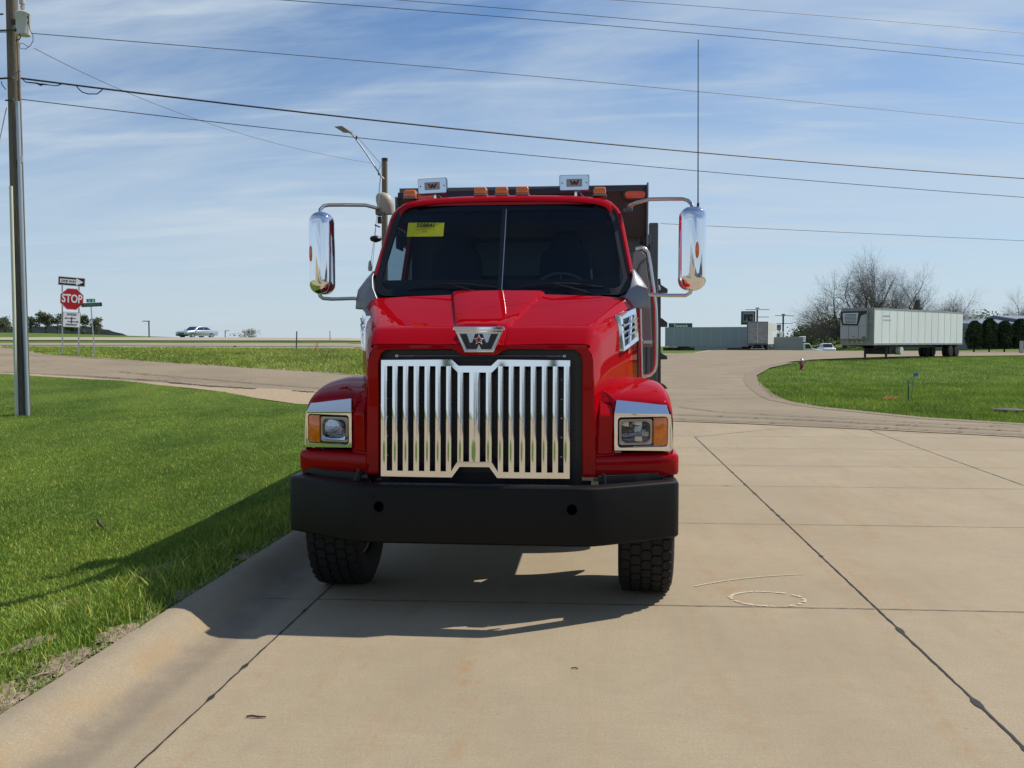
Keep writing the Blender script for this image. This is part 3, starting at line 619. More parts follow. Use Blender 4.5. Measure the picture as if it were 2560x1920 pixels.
def star(cu, cv, R, r_, y, t=.004):
    pts = [];
    for k in range(10):
        a = math.pi / 2 + k * math.pi / 5; q = R if k % 2 == 0 else r_; pts.append(B7(cu + q * math.cos(a), cv - q * math.sin(a)))
    return [(x, y, z) for x, z in pts]
MB().prism(star(1030, 828, 78, 31, .3125), (0, .01, 0)).build('emblem_star', CHROME, bo, smooth=0)
MB().prism(star(1030, 828, 60, 24, .3105), (0, .01, 0)).build('emblem_star', RED, bo, smooth=0)
pb = MB(); pb.box((.0, .50, 1.905), (.20, .10, .02)); pb.prism([(-.13, .40, 1.878), (-.115, .44, 1.915), (.115, .44, 1.915), (.13, .40, 1.878)], (0, .07, .006)); pb.build('badge_pedestal', RED, bo, smooth=30, bevel=.006)
# --- bumper
def bpath(off=0):
    pts = []; h = [(0, 0), (.64, 0), (.72, .003), (.765, .014), (.80, .030), (.84, .050), (.92, .098), (1.06, .185), (1.20, .272), (1.30, .335), (1.325, .358), (1.335, .39), (1.335, .55)]
    return [(-x + off * (x > 1.25), y + off) for x, y in h[::-1]] + [(x - off * (x > 1.25), y + off) for x, y in h[1:]]
pr = [(.012, .488), (0, .50), (0, .842), (.006, .856), (.020, .864), (.10, .868), (.10, .862), (.014, .85), (.008, .84), (.008, .50)]
P0 = bpath(); rings = []
for i, (x, y) in enumerate(P0):
    nx_, ny_ = (P0[min(i + 1, len(P0) - 1)][1] - P0[max(i - 1, 0)][1]), -(P0[min(i + 1, len(P0) - 1)][0] - P0[max(i - 1, 0)][0]); l_ = math.hypot(nx_, ny_); nx_ /= l_; ny_ /= l_
    rings.append([(x - nx_ * o, y - ny_ * o, z) for o, z in pr])
bm_ = MB().loft(rings, True, True); bumper = bm_.build('bumper', BUMP, TR, smooth=32)
hm = MB()
HOLE = M('hole shadow black', (.0008, .0008, .0008), 1, spec=0)
for x in (-.615, .632): hm.lathe([(.0155 * 2, 0), (.0155 * 2, .003), (.001, .0031)], (x, -.0025, .727), 'y', 28)
hm.each('tow_hole', HOLE, bumper)
rm = MB()
for x in (-.615, .632): rm.lathe([(.031, .0), (.034, -.003), (.037, .0)], (x, -.001, .727), 'y', 28, False)
for x, z in ((-.21, .725), (-.11, .72), (.46, .71)): rm.lathe([(.0035, 0), (.0035, .002), (.0005, .0022)], (x, -.0015, z), 'y', 10)
for x, z in ((-.655, .795), (.692, .795), (.692, .655), (-.655, .655)): rm.lathe([(.011, 0), (.010, -.005), (.001, -.007)], (x, .001, z), 'y', 12)
rm.each('bolt', BUMP, bumper)
ub = MB(); ub.box((0, .50, .80), (1.5, .12, .06));  ub.tube([(.84, .2, .86), (.83, .2, .93)], .012, 8); ub.tube([(-.82, .2, .86), (-.80, .22, .94)], .014, 8)
ub.box((-.82, .35, .875), (.10, .05, .06)); ub.build('bumper_bracket', M('dark bracket', (.02, .02, .021), .5, .3), TR, smooth=0)
for s in (-1, 1): MB().prism([(s * .80, .25, .80), (s * 1.05, .37, .80), (s * 1.29, .53, .80), (s * 1.29, .53, .905), (s * 1.05, .37, .905), (s * .80, .25, .905)], (0, .25, 0)).build('splash_panel', BLACK, TR, smooth=0)
for s in (1, -1): MB().box((s * .79, .30, .876), (.05, .03, .022)).build('hood_latch', M('dusty latch', (.12, .10, .07), .8, var=.4, vscale=40), TR, smooth=0, bevel=.003)
# --- fenders with their lower lip
def fsec(s, y, xi, zi, xm, zm, xo, zo, xs, zl):
    h = [(xi, zi), (xi + .03, zi + .008), (xm - .05, zm - .004), (xm, zm), (xo - .04, zo + .03), (xo - .012, zo + .012), (xo, zo), (xs - .002, zo - .06), (xs, (zo + zl) / 2), (xs, zl)]
    kk = .33 if y < .5 else .30 if y < .6 else .18 if y < .7 else .08 if y < .9 else 0
    return [(s * x, y + kk * max(0, x - .9) - .0, z) for x, z in h]
for s in (-1, 1):
    st_ = [fsec(s, .455, .80, 1.375, 1.0, 1.378, 1.250, 1.340, 1.282, 1.03), fsec(s, .466, .80, 1.40, 1.0, 1.402, 1.262, 1.358, 1.282, 1.0), fsec(s, .52, .80, 1.43, 1.0, 1.435, 1.258, 1.385, 1.286, .98),
           fsec(s, .66, .82, 1.465, 1.02, 1.475, 1.248, 1.425, 1.288, 1.0), fsec(s, .82, .86, 1.50, 1.05, 1.508, 1.24, 1.455, 1.288, 1.16), fsec(s, 1.02, .92, 1.52, 1.08, 1.532, 1.235, 1.475, 1.288, 1.24),
           fsec(s, 1.22, .97, 1.525, 1.10, 1.53, 1.235, 1.47, 1.285, 1.20), fsec(s, 1.42, 1.0, 1.49, 1.12, 1.49, 1.235, 1.43, 1.28, 1.05), fsec(s, 1.60, 1.02, 1.42, 1.13, 1.415, 1.235, 1.35, 1.275, .85), fsec(s, 1.72, 1.04, 1.32, 1.14, 1.31, 1.23, 1.25, 1.27, .72)]
    fm = MB().loft(st_, False, False)
    fen = fm.build('fender', RED, TR, smooth=40, subs=1)
    # front panel between hood face and lamp, recess panel, and lower lip
    lip = MB()
    pth = [(.775, .336), (.80, .345), (.90, .372), (1.05, .424), (1.20, .478), (1.28, .510), (1.308, .535), (1.318, .575), (1.318, .95)]
    rg = []
    for i, (x, y) in enumerate(pth):
        a, b_ = pth[max(i - 1, 0)], pth[min(i + 1, len(pth) - 1)]; tx, ty = b_[0] - a[0], b_[1] - a[1]; l_ = math.hypot(tx, ty); nx_, ny_ = ty / l_, -tx / l_
        rise = .0 if i < 7 else .0
        sec = [(-.03, .882), (-.006, .884), (0, .90), (0, 1.0), (-.005, 1.014), (-.02, 1.022), (-.095, 1.034), (-.10, 1.0)]
        rg.append([(s * (x + nx_ * o), y + ny_ * o, z) for o, z in sec])
    lip.loft(rg, True, True); lip.build('fender_lip', RED, fen, smooth=50)
    pn = MB()
    pn.prism([(s * .775, .36, 1.00), (s * .905, .432, 1.00), (s * .905, .452, 1.40), (s * .86, .50, 1.445), (s * .80, .55, 1.47), (s * .775, .36, 1.30)], (0, .05, 0))
    pn.prism([(s * .79, .362, 1.03), (s * .80, .362, 1.30), (s * .80, .46, 1.40), (s * .79, .46, 1.03)], (s * .10, .055, 0))
    pn.build('fender_panel', RED, fen, smooth=40, bevel=.012, seg=3)
    rc = MB().plate([(s * x, .382 + (x - .83) * .55, z) for x, z in rrect(.853, 1.18, .062, .20, .02)], [[(s * x, .382 + (x - .83) * .55, z) for x, z in rrect(.853, 1.18, .050, .186, .016)]], (0, .03, 0)).build('vent_trim', RED, fen, smooth=40)
    # headlight assembly
    HP = lambda x, z, o=0: (s * x, .402 + (x - .90) * .33 + o, z)
    hl = bpy.data.objects.new('headlight', None); COL.objects.link(hl); hl.parent = TR; hl.empty_display_size = .1
    outer = [HP(.898, 1.058), HP(1.262, 1.045), HP(1.255, 1.29), HP(.898, 1.302)]
    hole = [HP(x, z) for x, z in rrect(1.082, 1.180, .322, .204, .022)]
    bz_ = MB().plate(outer, [hole], (0, .05, 0))
    bz_.prism([HP(.898, 1.298, -.001), HP(1.256, 1.286, -.001), HP(1.250, 1.30, -.004), HP(.898, 1.312, -.004)], (0, .05, 0))
    bz_.prism([HP(.898, 1.310, -.004), HP(1.252, 1.298, -.004), HP(1.236, 1.357, .05), HP(.912, 1.398, .05)], (0, .03, -.002))
    bez = bz_.build('headlight_bezel', CHROME, hl, smooth=25, bevel=.003, seg=2)
    bk = MB().prism([HP(.92, 1.075, .085), HP(1.245, 1.075, .085), HP(1.245, 1.285, .085), HP(.92, 1.285, .085)], (0, .02, 0)); bk.build('lamp_housing', M('dull lamp bucket', (.10, .10, .10), .3, .8), hl, smooth=0)
    rr = lambda w_, h_, r, o, cx_=1.037, cz_=1.180: [HP(x, z, o) for x, z in rrect(cx_, cz_, w_, h_, r, 5)]
    rim = MB().plate(rr(.214, .176, .018, .012), [rr(.182, .140, .035, .012)], (0, .018, 0)); rim.plate(rr(.198, .156, .038, .006), [rr(.182, .140, .035, .006)], (0, .01, 0))
    rim.build('lamp_rim', M('nickel rim', (.42, .40, .37), .25, 1), hl, smooth=40, bevel=.002)
    refl = MB()
    R_ = random.Random(3 + s); gx = [-.090, -.045, -.006, .04, .090]; gz = [-.069, -.032, 0, .036, .069]
    if s > 0:
        for i in range(4):
            for j in range(4):
                t = R_.uniform(-.010, .010); t2 = R_.uniform(-.012, .012)
                refl.add([HP(1.037 + gx[a], 1.180 + gz[b_], .034 + .30 * gz[b_] + (t if a == i else -t) + (t2 if b_ == j else -t2)) for a, b_ in ((i, j), (i + 1, j), (i + 1, j + 1), (i, j + 1))], [(0, 1, 2, 3)])
    else:
        n_ = 8; vs = [HP(1.037 + .090 * (i / n_ * 2 - 1), 1.180 + .069 * (j / n_ * 2 - 1), .028 * (j / n_ * 2 - 1) +   .034 - .012 * ((i / n_ * 2 - 1) ** 2 + (j / n_ * 2 - 1) ** 2)) for j in range(n_ + 1) for i in range(n_ + 1)]
        refl.add(vs, [(j * (n_ + 1) + i, j * (n_ + 1) + i + 1, (j + 1) * (n_ + 1) + i + 1, (j + 1) * (n_ + 1) + i) for j in range(n_) for i in range(n_)])
    refl.build('reflector', M('lamp reflector', (.93, .92, .90), .14, 1, var=.12, vscale=60), hl, smooth=0)
    # bulged clear lens
    lr = [rr(.183, .141, .035, .010), rr(.174, .132, .032, .001), rr(.14, .10, .025, -.004), rr(.06, .04, .015, -.006)]
    MB().loft(lr, True, True).build('lamp_lens', LENS, hl, smooth=60)
    # amber indicator wrapping round the corner
    am = MB(); zs = [1.085, 1.10, 1.26, 1.275]
    xs_ = [(1.148, .014), (1.154, .004), (1.18, .0), (1.212, -.001), (1.238, .005), (1.252, .020), (1.255, .05)]
    am.loft([[HP(x, z, o + (.006 if z in (1.085, 1.275) else 0)) for z in zs] for x, o in xs_], False, False)
    am.build('turn_signal', AMBER, hl, smooth=40)
    cr_ = MB(); cr_.tube([HP(1.256, 1.296, .0), HP(1.266, 1.18, .004), HP(1.270, 1.06, .008)], .007, 8); cr_.build('bezel_edge', CHROME, hl)
    if s > 0:
        for o_q in [x_ for x_ in COL.objects if x_.type == 'MESH' and (x_.parent in (fen, hl) or x_ == fen or (x_.parent and x_.parent.parent == hl))]:
            for v_q in o_q.data.vertices:
                if v_q.co.x > .80: v_q.co.x = .80 + (v_q.co.x - .80) * 1.06
    # hood side vent
    sx_ = lambda y, z: (.922 + (y - .95) * .288 - .002) if z < 1.90 + (y - .95) * .22 else (.922 + (y - .95) * .288) - (z - 1.90 - (y - .95) * .22) * .45
    VP = lambda y, z, o=.0: (s * (sx_(y, z) + o + (.040 if s > 0 else .026)), y, z)
    vt = MB(); VF = [(1.0, 1.72), (1.0, 1.985), (1.42, 2.055), (1.44, 1.80)]; VI = [(1.04, 1.755), (1.04, 1.955), (1.385, 2.005), (1.40, 1.83)]
    for i in range(4):
        a, b_, c_, d_ = VF[i], VF[(i + 1) % 4], VI[(i + 1) % 4], VI[i]
        vt.loft([[VP(*a, .012), VP(*b_, .012), VP(*b_, -.03), VP(*a, -.03)], [VP(*d_, .006), VP(*c_, .006), VP(*c_, -.03), VP(*d_, -.03)]], True, True)
    for q in (.27, .52, .77):
        z0 = 1.755 + .2 * q; z1 = 1.83 + .175 * q
        vt.loft([[VP(1.04, z0 - .014, .0), VP(1.04, z0 + .010, .016), VP(1.04, z0 + .016, -.01)], [VP(1.395, z1 - .014, .0), VP(1.395, z1 + .012, .020), VP(1.395, z1 + .016, -.01)]], True, True)
    vt.prism([VP(1.17, 1.78, .012), VP(1.20, 1.78, .012), VP(1.26, 1.985, .012), VP(1.23, 1.985, .012)], (-s * .02, 0, 0))
    vo = vt.build('hood_vent', CHROME, TR, smooth=25, bevel=.003)
    MB().prism([VP(y, z, -.012) for y, z in VI], (-s * .01, 0, 0)).build('vent_mesh', BLACK, vo, smooth=0)
# --- wheels
def tyre(R=.515, W=.36, lug=True):
    hw = W / 2; m = MB()
    m.lathe([(.29, -hw * .62), (.30, -hw * .80), (.36, -hw * 1.0), (.42, -hw * 1.06), (.465, -hw * 1.02), (R - .022, -hw * .93), (R - .014, -hw * .86), (R - .014, hw * .86), (R - .022, hw * .93), (.465, hw * 1.02), (.42, hw * 1.06), (.36, hw * 1.0), (.30, hw * .80), (.29, hw * .62)], (0, 0, 0), 'x', 64)
    if lug:
        nb = 40
        for r_i, (x0, x1) in enumerate(((-.93, -.62), (-.57, -.22), (-.17, .17), (.22, .57), (.62, .93))):
            for k in range(nb):
                a0 = 2 * math.pi * (k + .5 * (r_i % 2)) / nb; da = 2 * math.pi / nb * .42; xa, xb_ = x0 * hw, x1 * hw; vs = []
                for rr_ in (R - .016, R):
                    for a, x in ((-1, xa + .012), (-.55, xa), (.55, xa), (1, xa + .012), (1, xb_ - .012), (.55, xb_), (-.55, xb_), (-1, xb_ - .012)):
                        t = a0 + a * da; rx = rr_ - (.006 if abs(x) > hw * .85 and rr_ == R else 0); vs.append((x, rx * math.cos(t), rx * math.sin(t)))
                m.add(vs, [(8, 9, 10, 11, 12, 13, 14, 15)] + [(i, (i + 1) % 8, 8 + (i + 1) % 8, 8 + i) for i in range(8)])
    return m
def rim(W, s, dish=.10):
    hw = W / 2; m = MB()
    m.lathe([(.295, -hw * .66), (.283, -hw * .70), (.272, -hw * .62), (.262, -hw * .2), (.262, hw * .2), (.272, hw * .62), (.283, hw * .70), (.295, hw * .66)], (0, 0, 0), 'x', 40, False)
    m.lathe([(.264, s * dish * .2), (.20, s * dish * .6), (.13, s * dish), (.07, s * dish), (.07, s * (dish + .07)), (.05, s * (dish + .10)), (.001, s * (dish + .10))], (0, 0, 0), 'x', 32, False)
    for k in range(10):
        a = 2 * math.pi * k / 10; m.lathe([(.014, 0), (.014, s * .03), (.001, s * .035)], (s * dish, .167 * math.cos(a), .167 * math.sin(a)), 'x', 6)
    return m
RIMM = M('wheel rim white steel', (.42, .40, .36), .45, .3, var=.25, vscale=10)
def wheel(x, y, s, W=.36, par=TR, steer=0, lug=True, nm='wheel', dual=False):
    o = bpy.data.objects.new(nm, None); COL.objects.link(o); o.parent = par; o.location = (x, y, .513); o.rotation_euler = (0, 0, steer); o.empty_display_size = .2
    tyre(.515, W, lug).build('tyre', RUB, o, smooth=32, fix=True); rim(W, s).build('rim', RIMM, o, smooth=40); return o
for s, x in ((-1, -1.055), (1, 1.14)): wheel(x, .875, s, .36, steer=math.radians(-2.0 if s > 0 else .5))
dual0 = [wheel(s * xx, 5.45, s, .27, lug=False) for s in (-1, 1) for xx in (.80, 1.09)]
for q in dual0:
    c = copy_tree(q, TR); c.location.y = 6.85
# --- chassis
cb = MB()
for s in (-1, 1):
    cb.box((s * .43, 4.6, .98), (.08, 7.6, .28)); cb.box((s * .62, 2.45, .58), (.50, .10, .10))
    cb.box((s * .50, .76, .60), (.10, 1.3, .05))
cb.tube([(-.85, .76, .50), (-.55, .76, .47), (-.4, .76, .40), (.4, .76, .40), (.55, .76, .47), (.85, .76, .50)], .055, 8)
cb.tube([(-1.0, 5.45, .51), (-.3, 5.45, .51), (.3, 5.45, .51), (1.0, 5.45, .51)], [.09, .11, .11, .09], 10); cb.lathe([(.05, -.2), (.2, -.1), (.22, 0), (.2, .1), (.05, .2)], (0, 5.45, .52), 'y', 14)
cb.tube([(-1.0, 6.85, .51), (-.3, 6.85, .51), (.3, 6.85, .51), (1.0, 6.85, .51)], [.09, .11, .11, .09], 10); cb.lathe([(.05, -.2), (.2, -.1), (.22, 0), (.2, .1), (.05, .2)], (0, 6.85, .52), 'y', 14)
cb.tube([(0, 2.6, .62), (0, 5.4, .56)], .05, 10); cb.box((0, 1.1, .56), (.40, .9, .28)); cb.box((0, 2.1, .66), (.38, 1.2, .32)); cb.box((0, .32, .525), (1.15, .25, .05))
cb.build('chassis', M('chassis black', (.018, .018, .018), .5, var=.3, vscale=6), TR, smooth=30, bevel=.006)
hk = MB(); p = TL(1240 + 190 * .27125, 1150 + 850 * .27125, .45); hk.prism([(p.x - .015, .42, .50), (p.x + .085, .42, .50), (p.x + .02, .42, .415), (p.x - .005, .42, .395)], (0, .03, 0)); hk.tube([(p.x + .07, .45, .50), (p.x + .01, .40, .40)], .012, 8)
hk.build('tow_hook', M('brass coloured hook', (.20, .15, .06), .5, .5, var=.4, vscale=30), TR, smooth=0, bevel=.003)
ft = MB()
for s in (-1, 1): ft.lathe([(.001, 2.3), (.29, 2.3), (.31, 2.33), (.31, 3.35), (.29, 3.38), (.001, 3.38)], (s * .88, 0, .70), 'y', 28)
ft.each('fuel_tank', GALV, TR)
mf = MB()
for s in (-1, 1): mf.box((s * .95, 4.72, .62), (.62, .015, .62)); mf.box((s * .95, 7.50, .62), (.62, .015, .62))
mf.each('mud_flap', BLACK, TR)
# --- cab
ZB, ZT, YB0, YT0 = 2.135, 3.005, 1.60, 2.09
def WS(x, z, o=0):
    """a point on the raked windshield plane (slightly wrapped), o = outward"""
    u = (z - ZB) / (ZT - ZB); return (x, YB0 + (YT0 - YB0) * u + .06 * (abs(x) / 1.05) ** 3 - o * .87, z + o * .48)
def wsoutline(g, n=5):
    """windshield outline grown by g: wide at the foot, rounded corners"""
    z0, z1 = ZB + .03 - g, ZT - .045 + g; pts = []
    def half(z): return 1.082 + g - (z - ZB) * .175
    r = .13 + g * .6
    for sx, zc, a0 in ((1, z1, 0), (-1, z1, 90), (-1, z0, 180), (1, z0, 270)):
        for k in range(n + 1):
            a = math.radians(a0 + 90 * k / n); c_ = (math.cos(a), math.sin(a)); zz_ = zc + (-r if zc == z1 else r) + r * c_[1]; hx = half(zz_); pts.append((sx * (hx - r) + r * c_[0], zz_))
    return pts
gl = MB(); ol = wsoutline(-.012); nz_ = 14; rows = []
# curved glass sheet as a grid clipped by the rounded outline
bm = bmesh.new(); f = bm.faces.new([bm.verts.new((x, 0, z)) for x, z in ol]); 
for k in range(1, 20): bmesh.ops.bisect_plane(bm, geom=bm.verts[:] + bm.edges[:] + bm.faces[:], plane_co=(-1.1 + k * .11, 0, 0), plane_no=(1, 0, 0))
for v in bm.verts: v.co = WS(v.co.x, v.co.z, 0)
bm.verts.index_update(); gl.add([v.co[:] for v in bm.verts], [tuple(v.index for v in f.verts) for f in bm.faces]); bm.free()
cab = bpy.data.objects.new('cab', None); COL.objects.link(cab); cab.parent = TR; cab.empty_display_size = .2
WG = glassm('tinted windshield glass', (.50, .61, .68), 1.33); SG = glassm('cab side glass', (.55, .62, .65), 1.45)
gl.build('windshield', WG, cab, smooth=30)
def ring(a, b_, oa, ob, name, mat, t=.03, sm_=30, bev=0):
    A = [WS(x, z, oa) for x, z in a]; B = [WS(x, z, ob) for x, z in b_]; C = [WS(x, z, ob - t) for x, z in b_]; D = [WS(x, z, oa - t) for x, z in a]
    return MB().loft([A, B, C, D, A], True, False).build(name, mat, cab, smooth=sm_, bevel=bev)
ring(wsoutline(.0), wsoutline(-.055), .004, .003, 'windshield_seal', BLACK)
fr_ = MB(); fr_.add([WS(x, z, .002) for x, z in [(x, z) for x, z in ((-.86, 2.865), (-.9, 2.81), (.9, 2.81), (.86, 2.865))]], [(0, 1, 2, 3)]); fr_.build('shade_band', glassm('shade band glass', (.10, .13, .16), 1.42), cab)
dv = MB(); dv.loft([[WS(-.018, 2.12, .006), WS(.018, 2.12, .006), WS(.018, 2.12, -.02), WS(-.018, 2.12, -.02)], [WS(-.018, 2.93, .006), WS(.018, 2.93, .006), WS(.018, 2.93, -.02), WS(-.018, 2.93, -.02)]]); dv.build('windshield_divider', BLACK, cab, smooth=0)
dv = MB(); dv.tube([WS(.017, 2.19, .008), WS(.017, 2.91, .008)], .004, 6); dv.build('divider_bead', STEEL, cab)
# red cab skin: front surround, pillars, roof
outer = []
for k, (x, z) in enumerate(wsoutline(.0)):
    outer.append((x * (1.042 if z < 2.8 else 1.035), z))
def oo(g, push):
    r = []
    for (x, z) in wsoutline(g): r.append(WS(x, z, -push))
    return r
A = oo(0, 0); B = oo(.028, .005); 
def top_path(g, push):
    z1 = ZT - .045 + g; r = .13 + g * .6; p = []
    half = lambda z: 1.082 + g - (z - ZB) * .175
    for z in (2.34, 2.45, 2.55, 2.65, 2.74): p.append((half(z), z))
    for k_ in range(7): a_ = math.radians(90 * k_ / 6); zz_ = z1 - r + r * math.sin(a_); p.append((half(zz_) - r + r * math.cos(a_), zz_))
    p = p + [(x * f_, p[-1][1]) for f_, x in ((.6, p[-1][0]), (.25, p[-1][0]))]; p = p + [(-x, z) for x, z in p[::-1]]
    return [WS(x, z, -push) for x, z in p]
ro = MB().loft([top_path(-.006, .0), top_path(.012, -.012), top_path(.034, .004), top_path(.045, .05), top_path(.048, .12)], False, False)
ro.build('cab_front_frame', RED, cab, smooth=40)
rings = []
def rsec(y, zt, hx, drop):
    h = [(0, zt), (hx * .45, zt - .006), (hx * .78, zt - .022), (hx * .93, zt - .05), (hx * .985, zt - .09), (hx, zt - .15), (hx + .015, zt - drop)]
    return [(-x, y, z) for x, z in h[::-1]] + [(x, y, z) for x, z in h[1:]]
rs = [rsec(2.045, 2.985, .90, .10), rsec(2.06, 3.012, .925, .14), rsec(2.10, 3.040, .945, .17), rsec(2.2, 3.06, .955, .20), rsec(2.5, 3.075, .965, .20), rsec(2.95, 3.07, .965, .20), rsec(3.05, 3.05, .955, .18), rsec(3.08, 3.0, .94, .14)]
MB().loft(rs, False, False).build('roof', RED, cab, smooth=50, subs=1)
for s in (-1, 1):
    sd = MB()
    X0, X1_ = 1.12, .985
    o_ = [(s * X0, 1.66, 1.25), (s * X0, 1.66, 2.12), (s * 1.065, 1.90, 2.45), (s * .985, 2.14, 2.90), (s * .985, 3.02, 2.90), (s * X0, 3.02, 2.12), (s * X0, 3.02, 1.25)]
    wn = [(s * 1.085, 1.98, 2.30), (s * 1.0, 2.24, 2.80), (s * 1.0, 2.85, 2.80), (s * 1.085, 2.85, 2.28)]
    # pillar strips around the door window
    strips = [(o_[0], o_[1], wn[0], (s * X0, 1.95, 1.25)), (o_[1], o_[2], wn[1], wn[0]), (o_[2], o_[3], wn[1]), (o_[3], o_[4], wn[2], wn[1]), (o_[4], o_[5], wn[3], wn[2]), (o_[5], o_[6], (s * X0, 2.85, 1.25), wn[3]), ((s * X0, 1.95, 1.25), wn[0], wn[3], (s * X0, 2.85, 1.25))]
    for q in strips: sd.prism(q, (-s * .035, 0, 0))
    sd.build('cab_side', RED, cab, smooth=0)
for s in (-1, 1):
    wn = [(s * 1.065, 1.98, 2.30), (s * .98, 2.24, 2.80), (s * .98, 2.85, 2.80), (s * 1.065, 2.85, 2.28)]; MB().add(wn, [(0, 1, 2, 3)]).build('door_window', SG, cab)
MB().prism([(-1.0, 3.03, 1.2), (-1.0, 3.03, 2.9), (-.40, 3.03, 2.9), (-.40, 3.03, 1.2)], (0, .04, 0)).prism([(.62, 3.03, 1.2), (.62, 3.03, 2.9), (1.0, 3.03, 2.9), (1.0, 3.03, 1.2)], (0, .04, 0)).prism([(-.40, 3.03, 1.2), (-.40, 3.03, 2.40), (.62, 3.03, 2.40), (.62, 3.03, 1.2)], (0, .04, 0)).prism([(-.40, 3.03, 2.76), (-.40, 3.03, 3.0), (.62, 3.03, 3.0), (.62, 3.03, 2.76)], (0, .04, 0)).build('cab_back_wall', M('cab lining grey', (.14, .16, .18), .7), cab, smooth=0)
MB().plate([(x, 3.02, z) for x, z in rrect(.11, 2.58, 1.06, .40, .06)], [[(x, 3.02, z) for x, z in rrect(.11, 2.58, .98, .32, .05)]], (0, .03, 0)).build('rear_window_seal', BLACK, cab, smooth=30)
MB().box((0, 2.4, 1.25), (2.0, 1.3, .06)).box((0, 1.80, 1.8), (1.95, .06, 1.0)).build('cab_floor', BLACK, cab, smooth=0)
dsh = MB().loft([[(x, 1.66, 2.08), (x, 1.72, 2.15 + .05 * (abs(x - .5) < .35)), (x, 2.0, 2.16 + .07 * (abs(x - .5) < .35)), (x, 2.08, 2.05), (x, 2.08, 1.6), (x, 1.7, 1.6)] for x in (-.98, -.5, -.1, .15, .35, .65, .8, .98)]); dsh.build('dashboard', M('dash vinyl', (.06, .065, .075), .5), cab, smooth=50)
sw_ = MB(); c_ = Vector((.47, 2.20, 2.22)); ax_ = Vector((0, -.75, .66)); u_ = Vector((1, 0, 0)); v_ = ax_.cross(u_)
sw_.tube([c_ + (u_ * math.cos(a) + v_ * math.sin(a)) * .225 for a in [2 * math.pi * k / 32 for k in range(33)]], .014, 8, False)
for a in (math.pi / 2, math.pi * 7 / 6, math.pi * 11 / 6): sw_.tube([c_, c_ + (u_ * math.cos(a) + v_ * math.sin(a)) * .22], .011, 6)
sw_.tube([c_, c_ - ax_ * .3], .03, 8); sw_.build('steering_wheel', M('wheel leather', (.16, .16, .16), .3), cab, smooth=40)
SEAT = M('seat fabric', (.035, .045, .065), .85)
for x in (.50, -.52):
    q = MB().loft([[(x - .25 * k, 2.66 + y, z), (x + .25 * k, 2.66 + y, z), (x + .25 * k, 2.78 + y, z), (x - .25 * k, 2.78 + y, z)] for k, y, z in ((.9, -.08, 1.95), (1, -.06, 2.1), (.98, 0, 2.4), (.9, .03, 2.6), (.55, .04, 2.66), (.5, .04, 2.72), (.42, .04, 2.80))]); q.box((x, 2.5, 1.95), (.5, .5, .14)); q.build('seat', SEAT, cab, smooth=0, bevel=.03, seg=3)
vs_ = MB()
for x0, x1 in ((-.86, -.06), (.06, .86)): vs_.prism([(x0, 2.14, 2.80), (x1, 2.14, 2.80), (x1, 2.12, 2.92), (x0, 2.12, 2.92)], (0, .02, 0))
vs_.each('sun_visor', M('visor vinyl', (.03, .035, .04), .8), cab)
# wipers
for x0, xb_, zz0 in ((-.03, -.40, 2.10), (.86, .45, 2.10)):
    wp = MB(); pv = Vector(WS(x0 * 1.0, 2.115, .03)); kn = Vector(WS(xb_ - .02, 2.235, .05)); wp.tube([pv, pv.lerp(kn, .5) + Vector((0, -.01, .008)), kn], [.014, .010, .007], 6)
    wp.tube([Vector(WS(xb_ - .36, 2.215, .012)), Vector(WS(xb_ - .1, 2.24, .03)), kn, Vector(WS(xb_ + .15, 2.24, .03)), Vector(WS(xb_ + .38, 2.225, .012))], [.005, .008, .010, .008, .005], 6); wp.build('wiper', BLACK, cab)
# grey cowl corners that carry the mirrors
for s in (-1, 1):
    cw = MB().loft([[(s * 0.970, 1.58, 2.06), (s * 1.060, 1.60, 2.06), (s * 1.210, 1.70, 2.06), (s * 1.210, 1.85, 2.06), (s * 0.990, 1.85, 2.06)], [(s * 1.005, 1.60, 2.15), (s * 1.090, 1.62, 2.15), (s * 1.205, 1.71, 2.15), (s * 1.205, 1.85, 2.15), (s * 1.020, 1.85, 2.15)],
                    [(s * 1.050, 1.66, 2.23), (s * 1.110, 1.67, 2.23), (s * 1.195, 1.73, 2.22), (s * 1.195, 1.88, 2.22), (s * 1.040, 1.88, 2.23)], [(s * 1.070, 1.72, 2.32), (s * 1.100, 1.74, 2.32), (s * 1.140, 1.78, 2.31), (s * 1.140, 1.92, 2.31), (s * 1.060, 1.92, 2.32)], [(s * 1.065, 1.80, 2.38), (s * 1.085, 1.80, 2.38), (s * 1.095, 1.84, 2.375), (s * 1.095, 1.95, 2.375), (s * 1.060, 1.95, 2.38)]])
    cw.build('cowl_corner', GREYP, cab, smooth=60, bevel=.006)
MB().box((0, 1.60, 2.115), (1.9, .14, .05)).build('cowl', BLACK, cab, smooth=0, bevel=.01)
